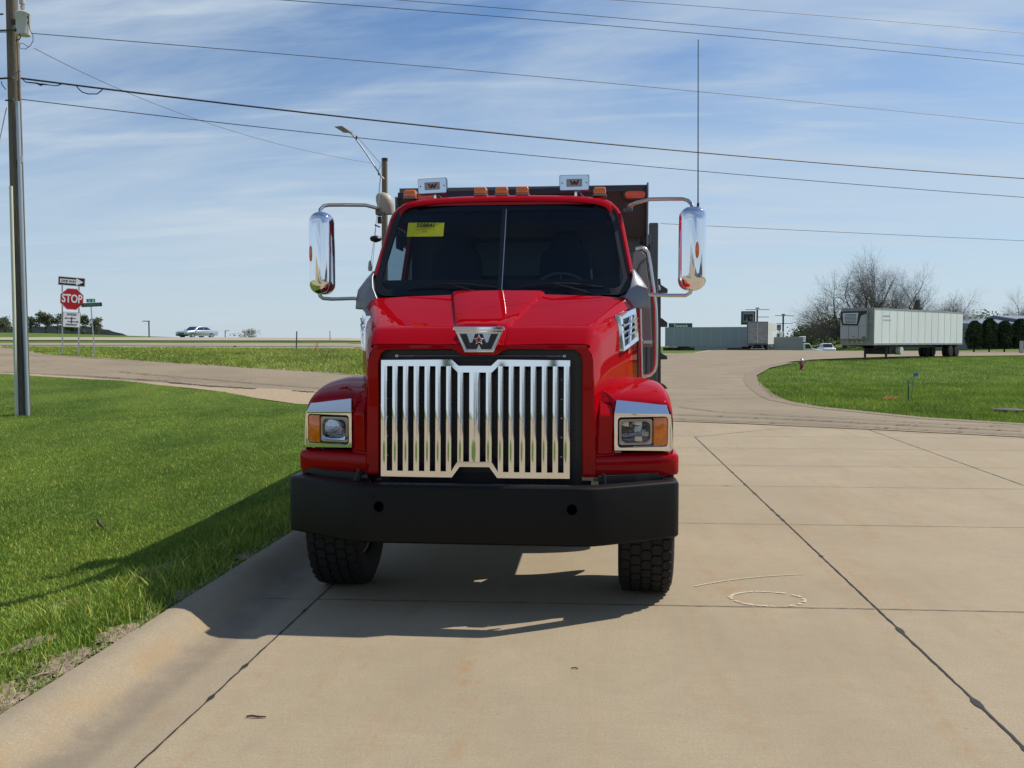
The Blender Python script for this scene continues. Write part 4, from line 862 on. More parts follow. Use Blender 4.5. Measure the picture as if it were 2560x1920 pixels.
# --- roof lights
for x in (-.845, -.225, -.04, .14, .805):
    yb = 2.20; zb = 3.052 if abs(x) < .5 else 3.035
    ml = bpy.data.objects.new('marker_light', None); COL.objects.link(ml); ml.parent = cab; ml.location = (x, yb, zb); ml.empty_display_size = .05
    MB().loft([[(-.058, -.035, 0), (.058, -.035, 0), (.062, .10, 0), (-.062, .10, 0)], [(-.055, -.03, .018), (.055, -.03, .018), (.06, .10, .018), (-.06, .10, .018)]]).build('lamp_base', M('lamp base', (.25, .23, .21), .4, .5), ml, smooth=0, bevel=.003)
    MB().loft([[(-.053, -.032, .018), (.053, -.032, .018), (.055, .10, .018), (-.055, .10, .018)], [(-.052, -.026, .058), (.052, -.026, .058), (.054, .09, .058), (-.054, .09, .058)], [(-.045, -.014, .078), (.045, -.014, .078), (.048, .08, .078), (-.048, .08, .078)]]).build('lamp_lens', AMBER, ml, smooth=40, bevel=.008, seg=3)
for px0, py0, tilt in ((1083, 467, 2.2), (1436, 459, .3)):
    p = TL(px0, py0, 2.35)
    sl = bpy.data.objects.new('spotlight', None); COL.objects.link(sl); sl.parent = cab; sl.location = p; sl.rotation_euler = (0, math.radians(-tilt), 0); sl.empty_display_size = .1
    MB().loft([[(x, y, z) for x, z in rrect(0, 0, w_, h_, .012)] for y, w_, h_ in ((-.045, .252, .132), (-.03, .262, .142), (.05, .25, .13), (.10, .18, .08))]).build('lamp_housing', M('lamp housing dark chrome', (.22, .22, .25), .15, 1), sl, smooth=30)
    MB().plate([(x, -.052, z) for x, z in rrect(0, 0, .246, .126, .010)], [[(x, -.052, z) for x, z in rrect(0, -.002, .136, .066, .003)]], (0, .01, 0)).build('lamp_face', M('lamp face chrome', (.62, .68, .76), .14, 1), sl, smooth=0, bevel=.003)
    MB().add([(-.07, -.046, -.036), (.07, -.046, -.036), (.07, -.046, .034), (-.07, -.046, .034)], [(0, 1, 2, 3)]).build('lamp_cover', M('beige lamp cover', (.36, .33, .29), .5), sl, smooth=0)
    WW = [(-.040, .020), (-.026, .020), (-.014, -.008), (-.008, .016), (.010, .016), (.016, -.008), (.028, .020), (.042, .020), (.024, -.018), (.008, -.018), (.001, -.002), (-.006, -.018), (-.022, -.018)]
    MB().prism([(x, -.0485, z) for x, z in WW], (0, .003, 0)).build('emblem_letter', BLACK, sl, smooth=0)
    sb2 = MB()
    for x in (-.105, .105): sb2.lathe([(.006, 0), (.006, -.003), (.001, -.004)], (x, -.053, -.002), 'y', 8)
    sb2.each('screw', M('blue black screw', (.02, .03, .06), .4), sl)
    MB().box((.012, .02, -.10), (.022, .03, .08)).box((-.01, .05, -.13), (.14, .06, .02)).prism([(.03, .02, -.07), (.045, .02, -.07), (.11, .04, -.13), (.09, .04, -.13)], (0, .02, 0)).build('lamp_bracket', CHROME, sl, smooth=0, bevel=.002)
# --- mirrors on tube arms
for s, (cx_, top, bot) in ((-1, (803, 530, 736)), (1, (1732, 517, 726))):
    a, b_ = TL(cx_, top, 1.78), TL(cx_, bot, 1.78); mr = bpy.data.objects.new('mirror', None); COL.objects.link(mr); mr.parent = TR; mr.empty_display_size = .1
    hw_ = .108 if s > 0 else .096; mcx = a.x; zc_, hh_ = (a.z + b_.z) / 2, (a.z - b_.z) / 2
    def mring(k, y): return [(mcx + x * k, y, zc_ + z * (1 - (1 - k) * hw_ / hh_ * 1.1)) for x, z in rrect(0, 0, hw_ * 2, hh_ * 2, .085, 7)]
    rgs = [mring(.30, 1.682), mring(.62, 1.690), mring(.82, 1.704), mring(.93, 1.724), mring(.985, 1.752), mring(1, 1.79), mring(1, 1.845), mring(.95, 1.87), mring(.9, 1.872)]
    MB().loft(rgs).build('mirror_shell', CHROME, mr, smooth=70)
    lt = MB(); x0 = mcx + (.028 if s > 0 else -.068); z0 = zc_ + (-.02 if s > 0 else -.01)
    ov = lambda w_, h_, y: [(x0 + w_ * math.cos(t) * (1 if s > 0 else .6), y, z0 + h_ * math.sin(t)) for t in [2 * math.pi * k / 24 for k in range(24)]]
    yo = 0 if s > 0 else .012
    lt.loft([ov(.022, .090, 1.695 + yo), ov(.021, .088, 1.680 + yo)]); lb = lt.build('lamp_base', CHROME, mr, smooth=30)
    MB().loft([ov(.017, .068, 1.682 + yo), ov(.015, .062, 1.672 + yo), ov(.008, .03, 1.668 + yo)]).build('marker_light', AMBER, mr, smooth=60)
    k = .27125
    if s < 0: up_ = [(760, 385), (740, 368), (640, 342), (450, 340), (300, 341), (255, 350), (225, 380), (215, 430)]; lo_ = [(215, 1150), (222, 1180), (250, 1202), (330, 1208), (530, 1202), (640, 1215)]; ox_, oy_ = 740, 420
    else: up_ = [(1230, 350), (1290, 322), (1420, 288), (1600, 285), (1720, 286), (1770, 300), (1800, 330), (1812, 370)]; lo_ = [(1800, 1110), (1790, 1150), (1750, 1175), (1600, 1175), (1400, 1165), (1340, 1170)]; ox_, oy_ = 1240, 420
    am = MB(); am.tube([TL(ox_ + u * k, oy_ + v * k, 2.02 - .24 * i / 7) for i, (u, v) in enumerate(up_)], .0155, 10); am.tube([TL(ox_ + u * k, oy_ + v * k, 1.77) for u, v in lo_], .0155, 10); am.each('mirror_arm', STEEL, mr)
    jn = MB(); e1 = TL(ox_ + up_[0][0] * k, oy_ + up_[0][1] * k + 4, 2.04); e2 = TL(ox_ + lo_[-1][0] * k, oy_ + lo_[-1][1] * k, 1.77)
    jn.lathe([(.001, -.03), (.026, -.028), (.028, 0), (.026, .028), (.001, .03)], e1, 'z', 14); jn.box(tuple(e1 + Vector((-s * .02, .02, -.02))), (.06, .06, .03)); jn.lathe([(.001, -.04), (.026, -.04), (.03, 0), (.026, .035), (.001, .04)], e2, 'z', 14); jn.each('mirror_hinge', M('cast hinge', (.10, .10, .10), .35, .8), mr)
    if s > 0:
        an = MB(); t0 = TL(1745, 523, 1.80); an.tube([t0, t0 + Vector((0, 0, .05))], .010, 8); an.tube([t0, TL(1745.5, 99, 1.80)], [.0055, .0035], 6); an.build('antenna', M('antenna black', (.03, .012, .016), .6), mr)
an = MB(); t0 = TL(925, 670, 2.5); an.lathe([(.001, -.03), (.016, -.025), (.02, 0), (.014, .05), (.003, .07)], t0, 'z', 12); an.tube([t0, TL(935, 600, 2.5), TL(947, 500, 2.5), TL(953, 430, 2.5), TL(954, 395, 2.5)], .0028, 5); an.build('antenna', M('pale whip antenna', (.45, .46, .45), .5), TR)
# small dark mirrors and clips at the viewer's left of the cab
q = MB(); p = TL(740 + 715 * .27125, 420 + 652 * .27125, 2.4); q.lathe([(.001, -.035), (.045, -.02), (.055, 0), (.045, .02), (.001, .03)], p + Vector((.02, 0, 0)), 'z', 14); q.box(tuple(TL(740 + 750 * .27125, 420 + 535 * .27125, 2.3)), (.05, .02, .012), (0, .4, 0)); q.box(tuple(TL(740 + 770 * .27125, 420 + 480 * .27125, 2.3)), (.03, .03, .06)); q.each('side_clip', BLACK, TR)
# air intake dome beside the roof
p = TL(740 + 815 * .27125, 420 + 300 * .27125, 2.9); q = MB().loft([[p + Vector((math.cos(t) * r - z * .25, math.sin(t) * r * .8, z)) for t in [2 * math.pi * k / 20 for k in range(20)]] for r, z in ((.02, .075), (.048, .066), (.072, .04), (.083, 0), (.083, -.05), (.07, -.10), (.065, -.13))]); q.build('air_intake', M('beige intake', (.40, .36, .27), .55), TR, smooth=60)
# handrail, grey cab panel and louvre behind the door (viewer's right)
k = .27125; hr = MB()
hr.tube([TL(1240 + u * k, oy_ + v * k, 2.55) for u, v, oy_ in ((1285, 745, 420), (1330, 735, 420), (1370, 745, 420), (1398, 780, 420), (1420, 900, 420), (1448, 1100, 420), (1470, 1300, 420), (1475, 1480, 420), (1475, 250, 820), (1472, 340, 820), (1455, 395, 820), (1420, 430, 820), (1370, 442, 820), (1345, 445, 820))], .020, 10); hr.tube([TL(1240 + 1355 * k, 820 + 125 * k, 2.55), TL(1240 + 1440 * k, 820 + 125 * k, 2.55)], .018, 10); hr.tube([TL(1240 + 1325 * k, 420 + 1200 * k, 2.5), TL(1240 + 1345 * k, 820 + 480 * k, 2.5)], .014, 8); hr.build('grab_handle', STEEL, TR, smooth=60)
pq = [TL(1240 + u * k, 420 + v * k, 2.75) for u, v in ((1270, 770), (1340, 765), (1375, 800), (1420, 1150), (1440, 1650), (1240, 1650), (1240, 1100))]; MB().prism(pq, (0, .05, 0)).build('exhaust_shield', M('grey heat shield', (.22, .23, .24), .45, .5), TR, smooth=0, bevel=.006)
pq = [TL(1240 + u * k, 420 + v * k, 2.72) for u, v in ((1300, 930), (1330, 870), (1390, 825), (1390, 838), (1336, 880), (1310, 935), (1310, 1010), (1300, 1010))]; MB().prism(pq, (0, .02, 0)).build('shield_rib', M('dark rib', (.05, .055, .06), .6), TR, smooth=0)
# --- dump body
def TLB(px, py, yl): return TL(px, py, yl) - Vector((.055, 0, 0))
body = bpy.data.objects.new('dump_body', None); COL.objects.link(body); body.parent = TR; body.empty_display_size = .2; body.location.x = .055
MB().prism([(-1.215, 3.15, 3.245), (1.20, 3.15, 3.285), (1.20, 3.12, 3.225), (-1.215, 3.12, 3.185)], (0, .05, 0)).prism([(-1.215, 3.25, 2.80), (1.20, 3.25, 2.80), (1.20, 3.15, 3.24), (-1.215, 3.15, 3.20)], (0, .03, 0)).build('headboard', M('headboard plum grey', (.045, .036, .040), .42, .2, var=.2, vscale=2), body, smooth=0, bevel=.004)
MB().box((0, 3.36, 3.262), (2.40, .42, .05)).prism([(-1.215, 3.14, 3.18), (1.2, 3.14, 3.22), (1.2, 3.15, 3.287), (-1.215, 3.15, 3.247)], (0, .02, 0)).build('headboard_cap', DGREY, body, smooth=0, bevel=.004)
q = MB(); q.prism([(1.20, 3.13, 2.70), (1.216, 3.13, 2.70), (1.216, 3.10, 3.30), (1.20, 3.10, 3.30)], (0, .30, 0)); q.prism([(-1.235, 3.13, 2.70), (-1.22, 3.13, 2.70), (-1.22, 3.10, 3.20), (-1.235, 3.10, 3.20)], (0, .30, 0))
q.box((0, 3.45, 2.1), (2.30, .06, 1.7)); q.build('front_panel', M('body front lightened', (.16, .20, .22), .5, .1), body, smooth=0, bevel=.004)  # wall colour lightened so the rear window looks brighter
q = MB()
for s in (-1, 1):
    q.box((s * 1.17, 5.7, 2.05), (.06, 4.5, 1.45)); q.box((s * 1.19, 5.7, 2.80), (.14, 4.5, .10)); q.box((s * 1.19, 5.7, 1.35), (.14, 4.5, .12))
    for yy_ in (3.9, 4.8, 5.7, 6.6, 7.5): q.prism([(s * 1.20, yy_ - .06, 1.35), (s * 1.20, yy_ + .06, 1.35), (s * 1.20, yy_ + .06, 2.8), (s * 1.20, yy_ - .06, 2.8)], (s * .06, 0, 0))
q.box((0, 5.7, 1.33), (2.3, 4.5, .10)); q.box((0, 7.93, 2.05), (2.35, .06, 1.5)); q.build('body_box', DGREY, body, smooth=0, bevel=.006)
k = .27125; q = MB()
x0, x1, zt_, zb_ = TLB(1240 + 1408 * k, 700, 3.55).x, TLB(1240 + 1492 * k, 700, 3.55).x, TLB(1640, 420 + 505 * k, 3.55).z, TLB(1640, 960, 3.55).z
q.box(((x0 + x1) / 2, 3.60, (zt_ + zb_) / 2), (x1 - x0, .12, zt_ - zb_)); q.box((x1 - .02, 3.66, (zt_ + zb_) / 2 - .1), (.05, .10, zt_ - zb_ - .3)); q.build('corner_post', DGREY, body, smooth=0, bevel=.008)
xs2, xs3 = TLB(1240 + 1290 * k, 700, 3.3).x, x0
q = MB(); q.box((1.13, 3.42, 1.9), (.16, .08, 1.55)); q.box((1.24, 3.46, 1.75), (.03, .05, 1.3)); q.box((1.0, 3.5, 1.9), (.30, .05, 2.0)); q.build('side_ladder', M('grey rail', (.13, .14, .15), .45, .3), body, smooth=0, bevel=.004)
q = MB()
for pts in (([(1484, 1020), (1515, 1020), (1520, 1075), (1582, 1115), (1582, 1150), (1484, 1150)], 420), ([(1500, 1380), (1530, 1385), (1580, 1425), (1580, 1465), (1500, 1465)], 420), ([(1500, 200), (1530, 235), (1578, 262), (1578, 290), (1500, 290)], 820), ([(1500, 505), (1525, 508), (1555, 525), (1585, 560), (1500, 560)], 820)):
    q.prism([TLB(1240 + u * k, pts[1] + v * k, 3.9) for u, v in pts[0]], (0, .10, 0))
q.prism([TLB(1240 + u * k, 420 + v * k, 3.88) for u, v in ((1484, 1150), (1519, 1150), (1519, 2000), (1484, 2000))], (0, .1, 0)); q.each('step_bracket', M('bracket dark grey', (.05, .055, .06), .5), body)
q = MB(); q.tube([TLB(1240 + 1487 * k, 420 + 1040 * k, 3.85), TLB(1240 + 1487 * k, 420 + 1150 * k, 3.85)], .008, 6); q.lathe([(.001, -.02), (.022, -.018), (.024, 0), (.012, .03), (.001, .035)], TLB(1240 + 1497 * k, 420 + 1110 * k, 3.83), 'z', 8); q.build('bracket_bolt', GALV, body, smooth=40)
for u, v, w_, ox_, oy_, dm in ((1280, 248, .075, 1240, 420, 1), (1200, 272, .062, 740, 420, .6)):
    p = TLB(ox_ + u * k, oy_ + v * k, 3.11); so = bpy.data.objects.new('strobe_light', None); COL.objects.link(so); so.parent = body; so.location = p; so.empty_display_size = .05
    ov = lambda a, b_, y: [(x, y, z) for x, z in rrect(0, 0, a, b_, b_ / 2 - .001, 8)]
    MB().loft([ov(.24, .105, 0), ov(.235, .10, -.012), ov(.2, .07, -.014)]).build('lamp_bezel', DDARK, so, smooth=40)
    ln_ = MB().loft([ov(.195, .072, -.012), ov(.19, .068, -.022), ov(.17, .05, -.027)])
    for i in range(12):
        for j in range(3): ln_.box((-.08 + i * .0145, -.028, -.018 + j * .018), (.007, .006, .008))
    ln_.build('lamp_lens', M('orange red strobe lens', (.72, .085, .005), .2, 0, .8), so, smooth=40)
# --- windshield paper
q = [TL(1000 + u * .0588, 540 + v * .0588, 1.93) for u, v in ((355, 285), (1885, 285), (1835, 865), (285, 880))]
def onws(p, o=.013):
    c = TRI @ Vector((0, 0, H)); d = (p - c); best = None
    for i in range(400):
        t = .9 + i * .0006; w_ = c + d * t; g = WS(w_.x, w_.z, o)
        if w_.y >= g[1]: return w_
    return p
q = [onws(p) for p in q]; pp = thing('price_sheet', 'yellow paper sheet numbered 558841 taped inside the windshield', 'paper', TO, TH)
MB().prism(q, (0, .001, 0)).build('sheet', M('yellow paper', (.48, .50, .012), .6), pp, smooth=0)
ux = (q[1] - q[0]).normalized(); uy = (q[0] - q[3]); uy = (uy - ux * uy.dot(ux)).normalized(); cen = sum(q, Vector()) / 4
W_ = (q[1] - q[0]).length; H_ = (q[0] - q[3]).length; nn_ = ux.cross(uy)
INK = M('black ink', (.012, .014, .006), .7)
text('printed_number', '558841', .055, INK, pp, cen + uy * H_ * .25 + nn_ * .012, ux, uy, .0009, .0006)
MB().prism([cen - uy * H_ * .03 + ux * W_ * a + nn_ * .011 + uy * b_ for a, b_ in ((-.27, 0), (.27, 0), (.27, .002), (-.27, .002))], nn_ * .001).build('underline', INK, pp, smooth=0)
text('printed_line', '70707', .016, M('faded ink', (.16, .17, .02), .7), pp, cen - uy * H_ * .2 + nn_ * .012, ux, uy, .0006, .0004)
# ------------------------------------------------------------------ utility pole, wires, lamps, signs on the left
PB = PD(47 * 2560 / 2212, 20.4); PB.z += .02
def at(px, py, d): p = PD(px, d, 0); return Vector((p.x, p.y, ZY(py, d)))
up = thing('utility_pole', 'tall weathered wooden utility pole with grey transformer, nearest to us on the lawn', 'utility pole', PB)
off = lambda v: Vector(v) - PB
ptop = at(52, -330, 20.4)
m = MB(); m.tube([(0, 0, -.3), off(ptop) * .25, off(ptop) * .5, off(ptop) * .75, off(ptop)], [.155, .145, .135, .12, .108], 20); m.build('pole', WOOD, up, smooth=60)
m = MB(); m.tube([(-.02, -.19, 0), off(at(42, 470, 20.15)) + Vector((0, -.05, 0))], .038, 10); m.build('conduit', M('cream conduit', (.62, .62, .50), .5), up)
m = MB(); m.tube([(.175, -.10, .0), off(at(57, 262, 20.25)) + Vector((.03, 0, 0))], .042, 10); m.tube([(.175, -.10, 5.6), (.175, -.10, 5.75)], .046, 10); m.build('conduit', M('grey conduit', (.40, .46, .52), .35, .4), up)
m = MB(); m.tube([(.09, -.15, .0), (.07, -.15, 6.5)], .010, 6); m.build('ground_wire', WIREG, up)
m = MB(); m.lathe([(.04, 0), (.04, .05)], (-.02, -.19, -.01), 'z', 10); m.build('conduit_foot', M('red clay boot', (.30, .08, .05), .7), up)
tx = at(79, 62, 20.15)
m = MB(); c = off(tx); m.lathe([(.001, -.33), (.135, -.33), (.145, -.30), (.145, .10), (.155, .11), (.155, .14), (.11, .17), (.001, .18)], c + Vector((.0, 0, -.02)), 'z', 24)
t_ = m.build('transformer', M('transformer grey paint', (.52, .55, .55), .4, .1, var=.08), up, smooth=50)
m = MB(); m.lathe([(.03, .15), (.03, .20), (.05, .22), (.03, .24), (.05, .26), (.03, .28), (.035, .30), (.06, .31), (.062, .47), (.045, .52), (.001, .54)], c + Vector((-.01, 0, -.0)), 'z', 16); m.build('bushing', M('porcelain', (.45, .42, .40), .3), t_, smooth=50)
m = MB(); m.box(c + Vector((-.19, 0, -.06)), (.14, .06, .10)); m.box(c + Vector((.13, -.05, .02)), (.06, .02, .03)); m.box(c + Vector((.13, -.05, -.10)), (.05, .02, .03)); m.build('transformer_bracket', BLACK, t_)
m = MB()
for z_, x0, x1 in ((93, -.24, .0), (93, .0, .26), (54, -.13, 0), (208, 0, .16), (262, 0, .16)):
    q = off(at(54, z_, 20.15)); m.tube([(x0, q.y - .1, q.z), (x1, q.y - .1, q.z)], .018, 6); m.lathe([(.001, -.02), (.03, -.015), (.035, 0), (.03, .02), (.001, .03)], (x0 or x1, q.y - .1, q.z), 'x', 10)
m.build('insulator', M('dark insulator', (.06, .06, .075), .3), up)
m = MB()
def pix(pts, d=20.1): return [off(at(x, y, d)) for x, y in pts]
z5 = lambda u, v: (u * .1808, v * .1808)
m.tube(pix([z5(*q) for q in ((510, 275), (515, 420), (530, 500), (565, 560), (565, 640), (520, 710), (450, 748), (390, 740), (375, 700), (400, 665), (440, 680), (500, 715))]), .007, 5)
m.tube(pix([z5(*q) for q in ((430, 30), (480, 5), (540, 5), (600, 35), (635, 66), (680, 50), (700, 0))]), .006, 5)
m.tube(pix([z5(*q) for q in ((380, 530), (395, 590), (380, 615), (330, 632))]), .012, 5); m.tube(pix([z5(*q) for q in ((120, 1180), (130, 1230), (180, 1290))]), .010, 5)
m.tube(pix([z5(*q) for q in ((415, 1155), (450, 1190), (600, 1205), (650, 1225), (690, 1218), (780, 1230), (870, 1240), (940, 1215))]), [.012, .012, .016, .03, .016, .01, .01, .012], 6)
m.tube(pix([z5(*q) for q in ((1140, 1240), (1180, 1290), (1220, 1325), (1300, 1350), (1420, 1350), (1460, 1320), (1495, 1290))]), .012, 5); m.build('jumper_cable', WIRE, up)
tag(DIRTP := MB().add([(PB.x + r * math.cos(a), PB.y + r * .9 * math.sin(a), T(PB.x, PB.y) + .055 - .02 * (r > .3)) for r in (.12, .45) for a in [2 * math.pi * k / 24 for k in range(24)]], [(k, (k + 1) % 24, 24 + (k + 1) % 24, 24 + k) for k in range(24)]).build('bare_soil', DIRT, None), kind='structure')
# wires run from the pole line off to the right; (photo points give bearing and height, distance grows to the right)
def wire(pts, r, mat, label, d0=20.3, d1=33.5, ext=True, nm='power_line'):
    k = 2560 / 2212; P = []
    a, b = pts[0], pts[-1]; n = 14
    def q(u):                    # quadratic through given points in photo space
        if len(pts) == 2: return (a[0] + (b[0] - a[0]) * u, a[1] + (b[1] - a[1]) * u)
        x = a[0] + (b[0] - a[0]) * u; mx, my = pts[1]; s_ = (mx - a[0]) / (b[0] - a[0]); dev = my - (a[1] + (b[1] - a[1]) * s_); return (x, a[1] + (b[1] - a[1]) * u + dev * (u * (1 - u)) / (s_ * (1 - s_)))
    us = [-.10 if ext and a[1] <= 2 else 0] + [i / n for i in range(1, n + 1)] + ([1.08, 1.2, 1.4] if ext else [])
    for u in us:
        x, y = q(u); px = x * k; v = (px - 47) / (2560 - 47); dd = 1 / ((1 - v) / d0 + v / d1) if ext else d0 + (d1 - d0) * u; P.append(at(px, y * k, max(8, dd)))
    c = P[len(P) // 2]; o = MB().tube([p - c for p in P], r, 5, True).build(nm, mat, None, smooth=60, loc=c); return tag(o, label, 'power line', 'overhead wires')
wire([(415, 0), (1300, 67), (2212, 150)], .0095, WIREG, 'thin grey wire leaving the right edge third from the top')
wire([(675, 0), (1450, 62), (2212, 133)], .0095, WIREG, 'thin grey wire second from the top at the right edge of the photo')
wire([(1105, 0), (1650, 38), (2212, 85)], .0095, WIREG, 'topmost thin wire crossing only the upper right corner')
wire([(62, 82), (1000, 160), (2212, 275)], .0095, WIREG, 'thin wire from below the transformer passing above the antenna middle')
wire([(60, 178), (1000, 286), (2212, 390)], .021, WIRE, 'thick black bundled cable, the heaviest of the wires')
wire([(60, 222), (1000, 326), (2212, 430)], .010, WIREG, 'lowest of the near wires, just under the thick black cable')
wire([(90, 115), (490, 283), (808, 357)], .008, WIREG, 'twisted service wire dropping from the near pole to the street lamp pole', 20.2, 41, False)
wire([(1425, 485), (1800, 503), (2212, 522)], .016, WIREG, 'faint distant wire low in the sky behind the right mirror', 60, 62)
wire([(-300, 86), (32, 81)], .011, WIREG, 'short wire leaving the left frame edge level with the pole insulators', 18.5, 20.3, False)
wire([(-300, 190), (-100, 183), (32, 178)], .020, WIRE, 'thick cable leaving the near pole towards the left frame edge', 18.5, 20.3, False)
wire([(28, 240), (-30, 480)], .009, WIREG, 'guy wire slanting down leftwards from the near pole', 20.3, 19, False, nm='guy_wire')
# street lamp on its wooden pole behind the truck
lp0 = PD(962, 42); lp = thing('street_lamp', 'street lamp with a long slanting arm on a wooden pole behind the cab', 'street lamp', lp0); off2 = lambda v: Vector(v) - lp0
top = at(965, 402, 42); MB().tube([(0, 0, -.2), off2(top)], [.17, .125], 16).build('pole', WOOD, lp, smooth=60); MB().lathe([(.14, -.10), (.14, .02), (.001, .03)], off2(top), 'z', 14).build('pole_cap', BLACK, lp)
z6 = lambda u, v: (800 + u * .1085, 300 + v * .1085)
MB().tube([off2(at(*z6(*q), 41.8)) for q in ((1500, 1400), (1430, 1330), (1100, 820), (880, 510), (770, 380), (720, 345))], .035, 8).build('lamp_arm', GALV, lp)
MB().tube([off2(at(*z6(*q), 41.7)) for q in ((780, 360), (960, 520), (1250, 850), (1455, 1080))], .010, 5).tube([off2(at(*z6(*q), 41.7)) for q in ((1420, 1340), (1385, 1660), (1300, 2600), (1150, 4200))], .009, 5).tube([off2(at(*z6(*q), 41.7)) for q in ((1455, 1110), (1400, 1085), (1420, 1130), (1375, 1200), (1390, 1290))], .014, 5).build('cable', WIREG, lp)
hp = [off2(at(*z6(*q), 41.6)) for q in ((370, 215), (540, 200), (750, 330), (720, 355), (590, 355))]; hh = MB().prism(hp, (0, .35, .07)); hh.build('lamp_head', M('lamp head underside', (.20, .19, .12), .5), lp, smooth=0, bevel=.01)
MB().prism([off2(at(*z6(*q), 41.55)) for q in ((545, 198), (560, 205), (755, 335), (745, 345))], (0, .3, .02)).build('lamp_rim', WHITE, lp, smooth=0)
MB().box(off2(at(*z6(885, 465), 41.7)), (.05, .05, .16)).box(off2(at(*z6(1385, 1290), 41.7)), (.07, .06, .08)).build('arm_bracket', BLACK, lp)
# sign assembly
SB = PD(184, 38); TWIST = math.radians(-4)
sg_ = thing('road_sign', 'octagonal red stop sign with one way and divided highway plates on two posts', 'road sign', SB)
def SP(px, py, d=38): return at(px, py, d) - SB
vx = (RGT * math.cos(math.radians(-33)) + FWD * math.sin(math.radians(33))).normalized(); tl = math.radians(3.2)
def PLT(o, x, z, y=0): return o + vx * (x * math.cos(tl) + z * math.sin(tl)) + Vector((0, 0, z * math.cos(tl) - x * math.sin(tl))) + vn * y
vn = vx.cross(Vector((0, 0, 1))).normalized()
rx_, ru_ = (vx * math.cos(tl) - Vector((0, 0, math.sin(tl)))), (Vector((0, 0, math.cos(tl))) + vx * math.sin(tl))
GREEN = M('road sign green', (.005, .11, .055), .4); SRED = M('road sign red', (.50, .003, .012), .4); SW = M('road sign white', (.92, .92, .91), .4); SB_ = M('road sign black', (.015, .015, .018), .45)
for x0, x1 in ((160, 156.5), (202, 197)):
    MB().tube([SP(x0, 712, 38.45), SP(x1, 889, 38.45)], .034, 4).build('post', GALV, sg_, smooth=0)
def plate_(nm, o, pts, mat, y, par, th=.006): return MB().prism([PLT(o, x, z, y) for x, z in pts], vn * -th).build(nm, mat, par, smooth=0)
def octo(r): return [(r * math.cos(math.radians(22.5 + 45 * k)), r * math.sin(math.radians(22.5 + 45 * k))) for k in range(8)]
o1 = SP(183.5, 748); sp_ = plate_('stop_plate', o1, octo(.485), SW, .0, sg_); plate_('plate_face', o1, octo(.452), SRED, .004, sp_); text('sign_text', 'STOP', .47, SW, sp_, PLT(o1, 0, .0, .009), rx_, ru_, .012, .001, .68)
o2 = SP(184, 704.5); W2, H2 = .515, .185
ow = plate_('one_way_plate', o2, [(-W2, -H2), (W2, -H2), (W2, H2), (-W2, H2)], SW, .0, sg_); plate_('plate_face', o2, [(-W2 + .03, -H2 + .025), (W2 - .03, -H2 + .025), (W2 - .03, H2 - .025), (-W2 + .03, H2 - .025)], SB_, .004, ow)
plate_('arrow', o2, [(-.44, -.085), (.17, -.085), (.17, -.15), (.44, 0), (.17, .15), (.17, .085), (-.44, .085)], SW, .008, ow); text('sign_text', 'ONE WAY', .135, SB_, ow, PLT(o2, -.11, 0, .012), rx_, ru_, .003, .001, .9)
o3 = SP(181.5, 799.5); W3, H3 = .33, .31
dh = plate_('divided_highway_plate', o3, [(-W3, -H3), (W3, -H3), (W3, H3), (-W3, H3)], SB_, .0, sg_); plate_('plate_face', o3, [(-W3 + .012, -H3 + .012), (W3 - .012, -H3 + .012), (W3 - .012, H3 - .012), (-W3 + .012, H3 - .012)], SW, .004, dh)
text('sign_text', 'DIVIDED', .115, SB_, dh, PLT(o3, 0, .215, .007), rx_, ru_, .003, .001, .85); text('sign_text', 'HIGHWAY', .115, SB_, dh, PLT(o3, 0, -.205, .007), rx_, ru_, .003, .001, .80)
plate_('arrow', o3, [(-.27, .055), (-.20, .10), (-.20, .07), (.16, .07), (.16, .04), (-.20, .04), (-.20, .01)], SB_, .007, dh); plate_('arrow', o3, [(.27, -.075), (.20, -.03), (.20, -.06), (-.16, -.06), (-.16, -.09), (.20, -.09), (.20, -.12)], SB_, .0075, dh)
plate_('arrow', o3, [(-.018, -.125), (.018, -.125), (.018, .105), (-.018, .105)], SB_, .008, dh); plate_('arrow', o3, [(-.04, .08), (.04, .08), (0, .125)], SB_, .0085, dh); plate_('arrow', o3, [(-.04, -.10), (.04, -.10), (0, -.14)], SB_, .0085, dh)
# street name sign
NB = PD(236, 37.2); ns = thing('street_name_sign', 'two green street name blades on a thin post right of the stop sign', 'street sign', NB)
NP = lambda px, py, d=37.2: at(px, py, d) - NB
MB().tube([NP(230.5, 766), NP(237.5, 894)], .026, 4).build('post', GALV, ns, smooth=0)
b1 = MB().prism([NP(206, 758.5, 37.25), NP(257.5, 756.2, 37.1), NP(258.5, 766, 37.1), NP(207, 768.5, 37.25)], (0, .01, 0)).build('name_blade', GREEN, ns, smooth=0); bx = (NP(257.5, 756.2, 37.1) - NP(206, 758.5, 37.25)).normalized()
text('sign_text', 'RS ELEANOR  RD', .115, M('dim lettering', (.20, .27, .24), .5), b1, NP(232.5, 762.6, 37.12), bx, (0, 0, 1), .001, .001, .78)
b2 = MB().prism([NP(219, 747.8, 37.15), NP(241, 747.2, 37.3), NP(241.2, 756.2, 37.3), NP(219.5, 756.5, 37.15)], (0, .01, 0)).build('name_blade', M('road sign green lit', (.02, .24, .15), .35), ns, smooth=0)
MB().prism([NP(223.5, 749, 37.1), NP(229.5, 748.8, 37.12), NP(229.5, 755.6, 37.12), NP(223.5, 755.8, 37.1)], (0, .004, 0)).prism([NP(233.8, 749, 37.16), NP(238.5, 748.8, 37.2), NP(238.5, 755.4, 37.2), NP(233.8, 755.4, 37.16)], (0, .004, 0)).each('faded_lettering', M('pale lettering', (.25, .62, .46), .4), b2)
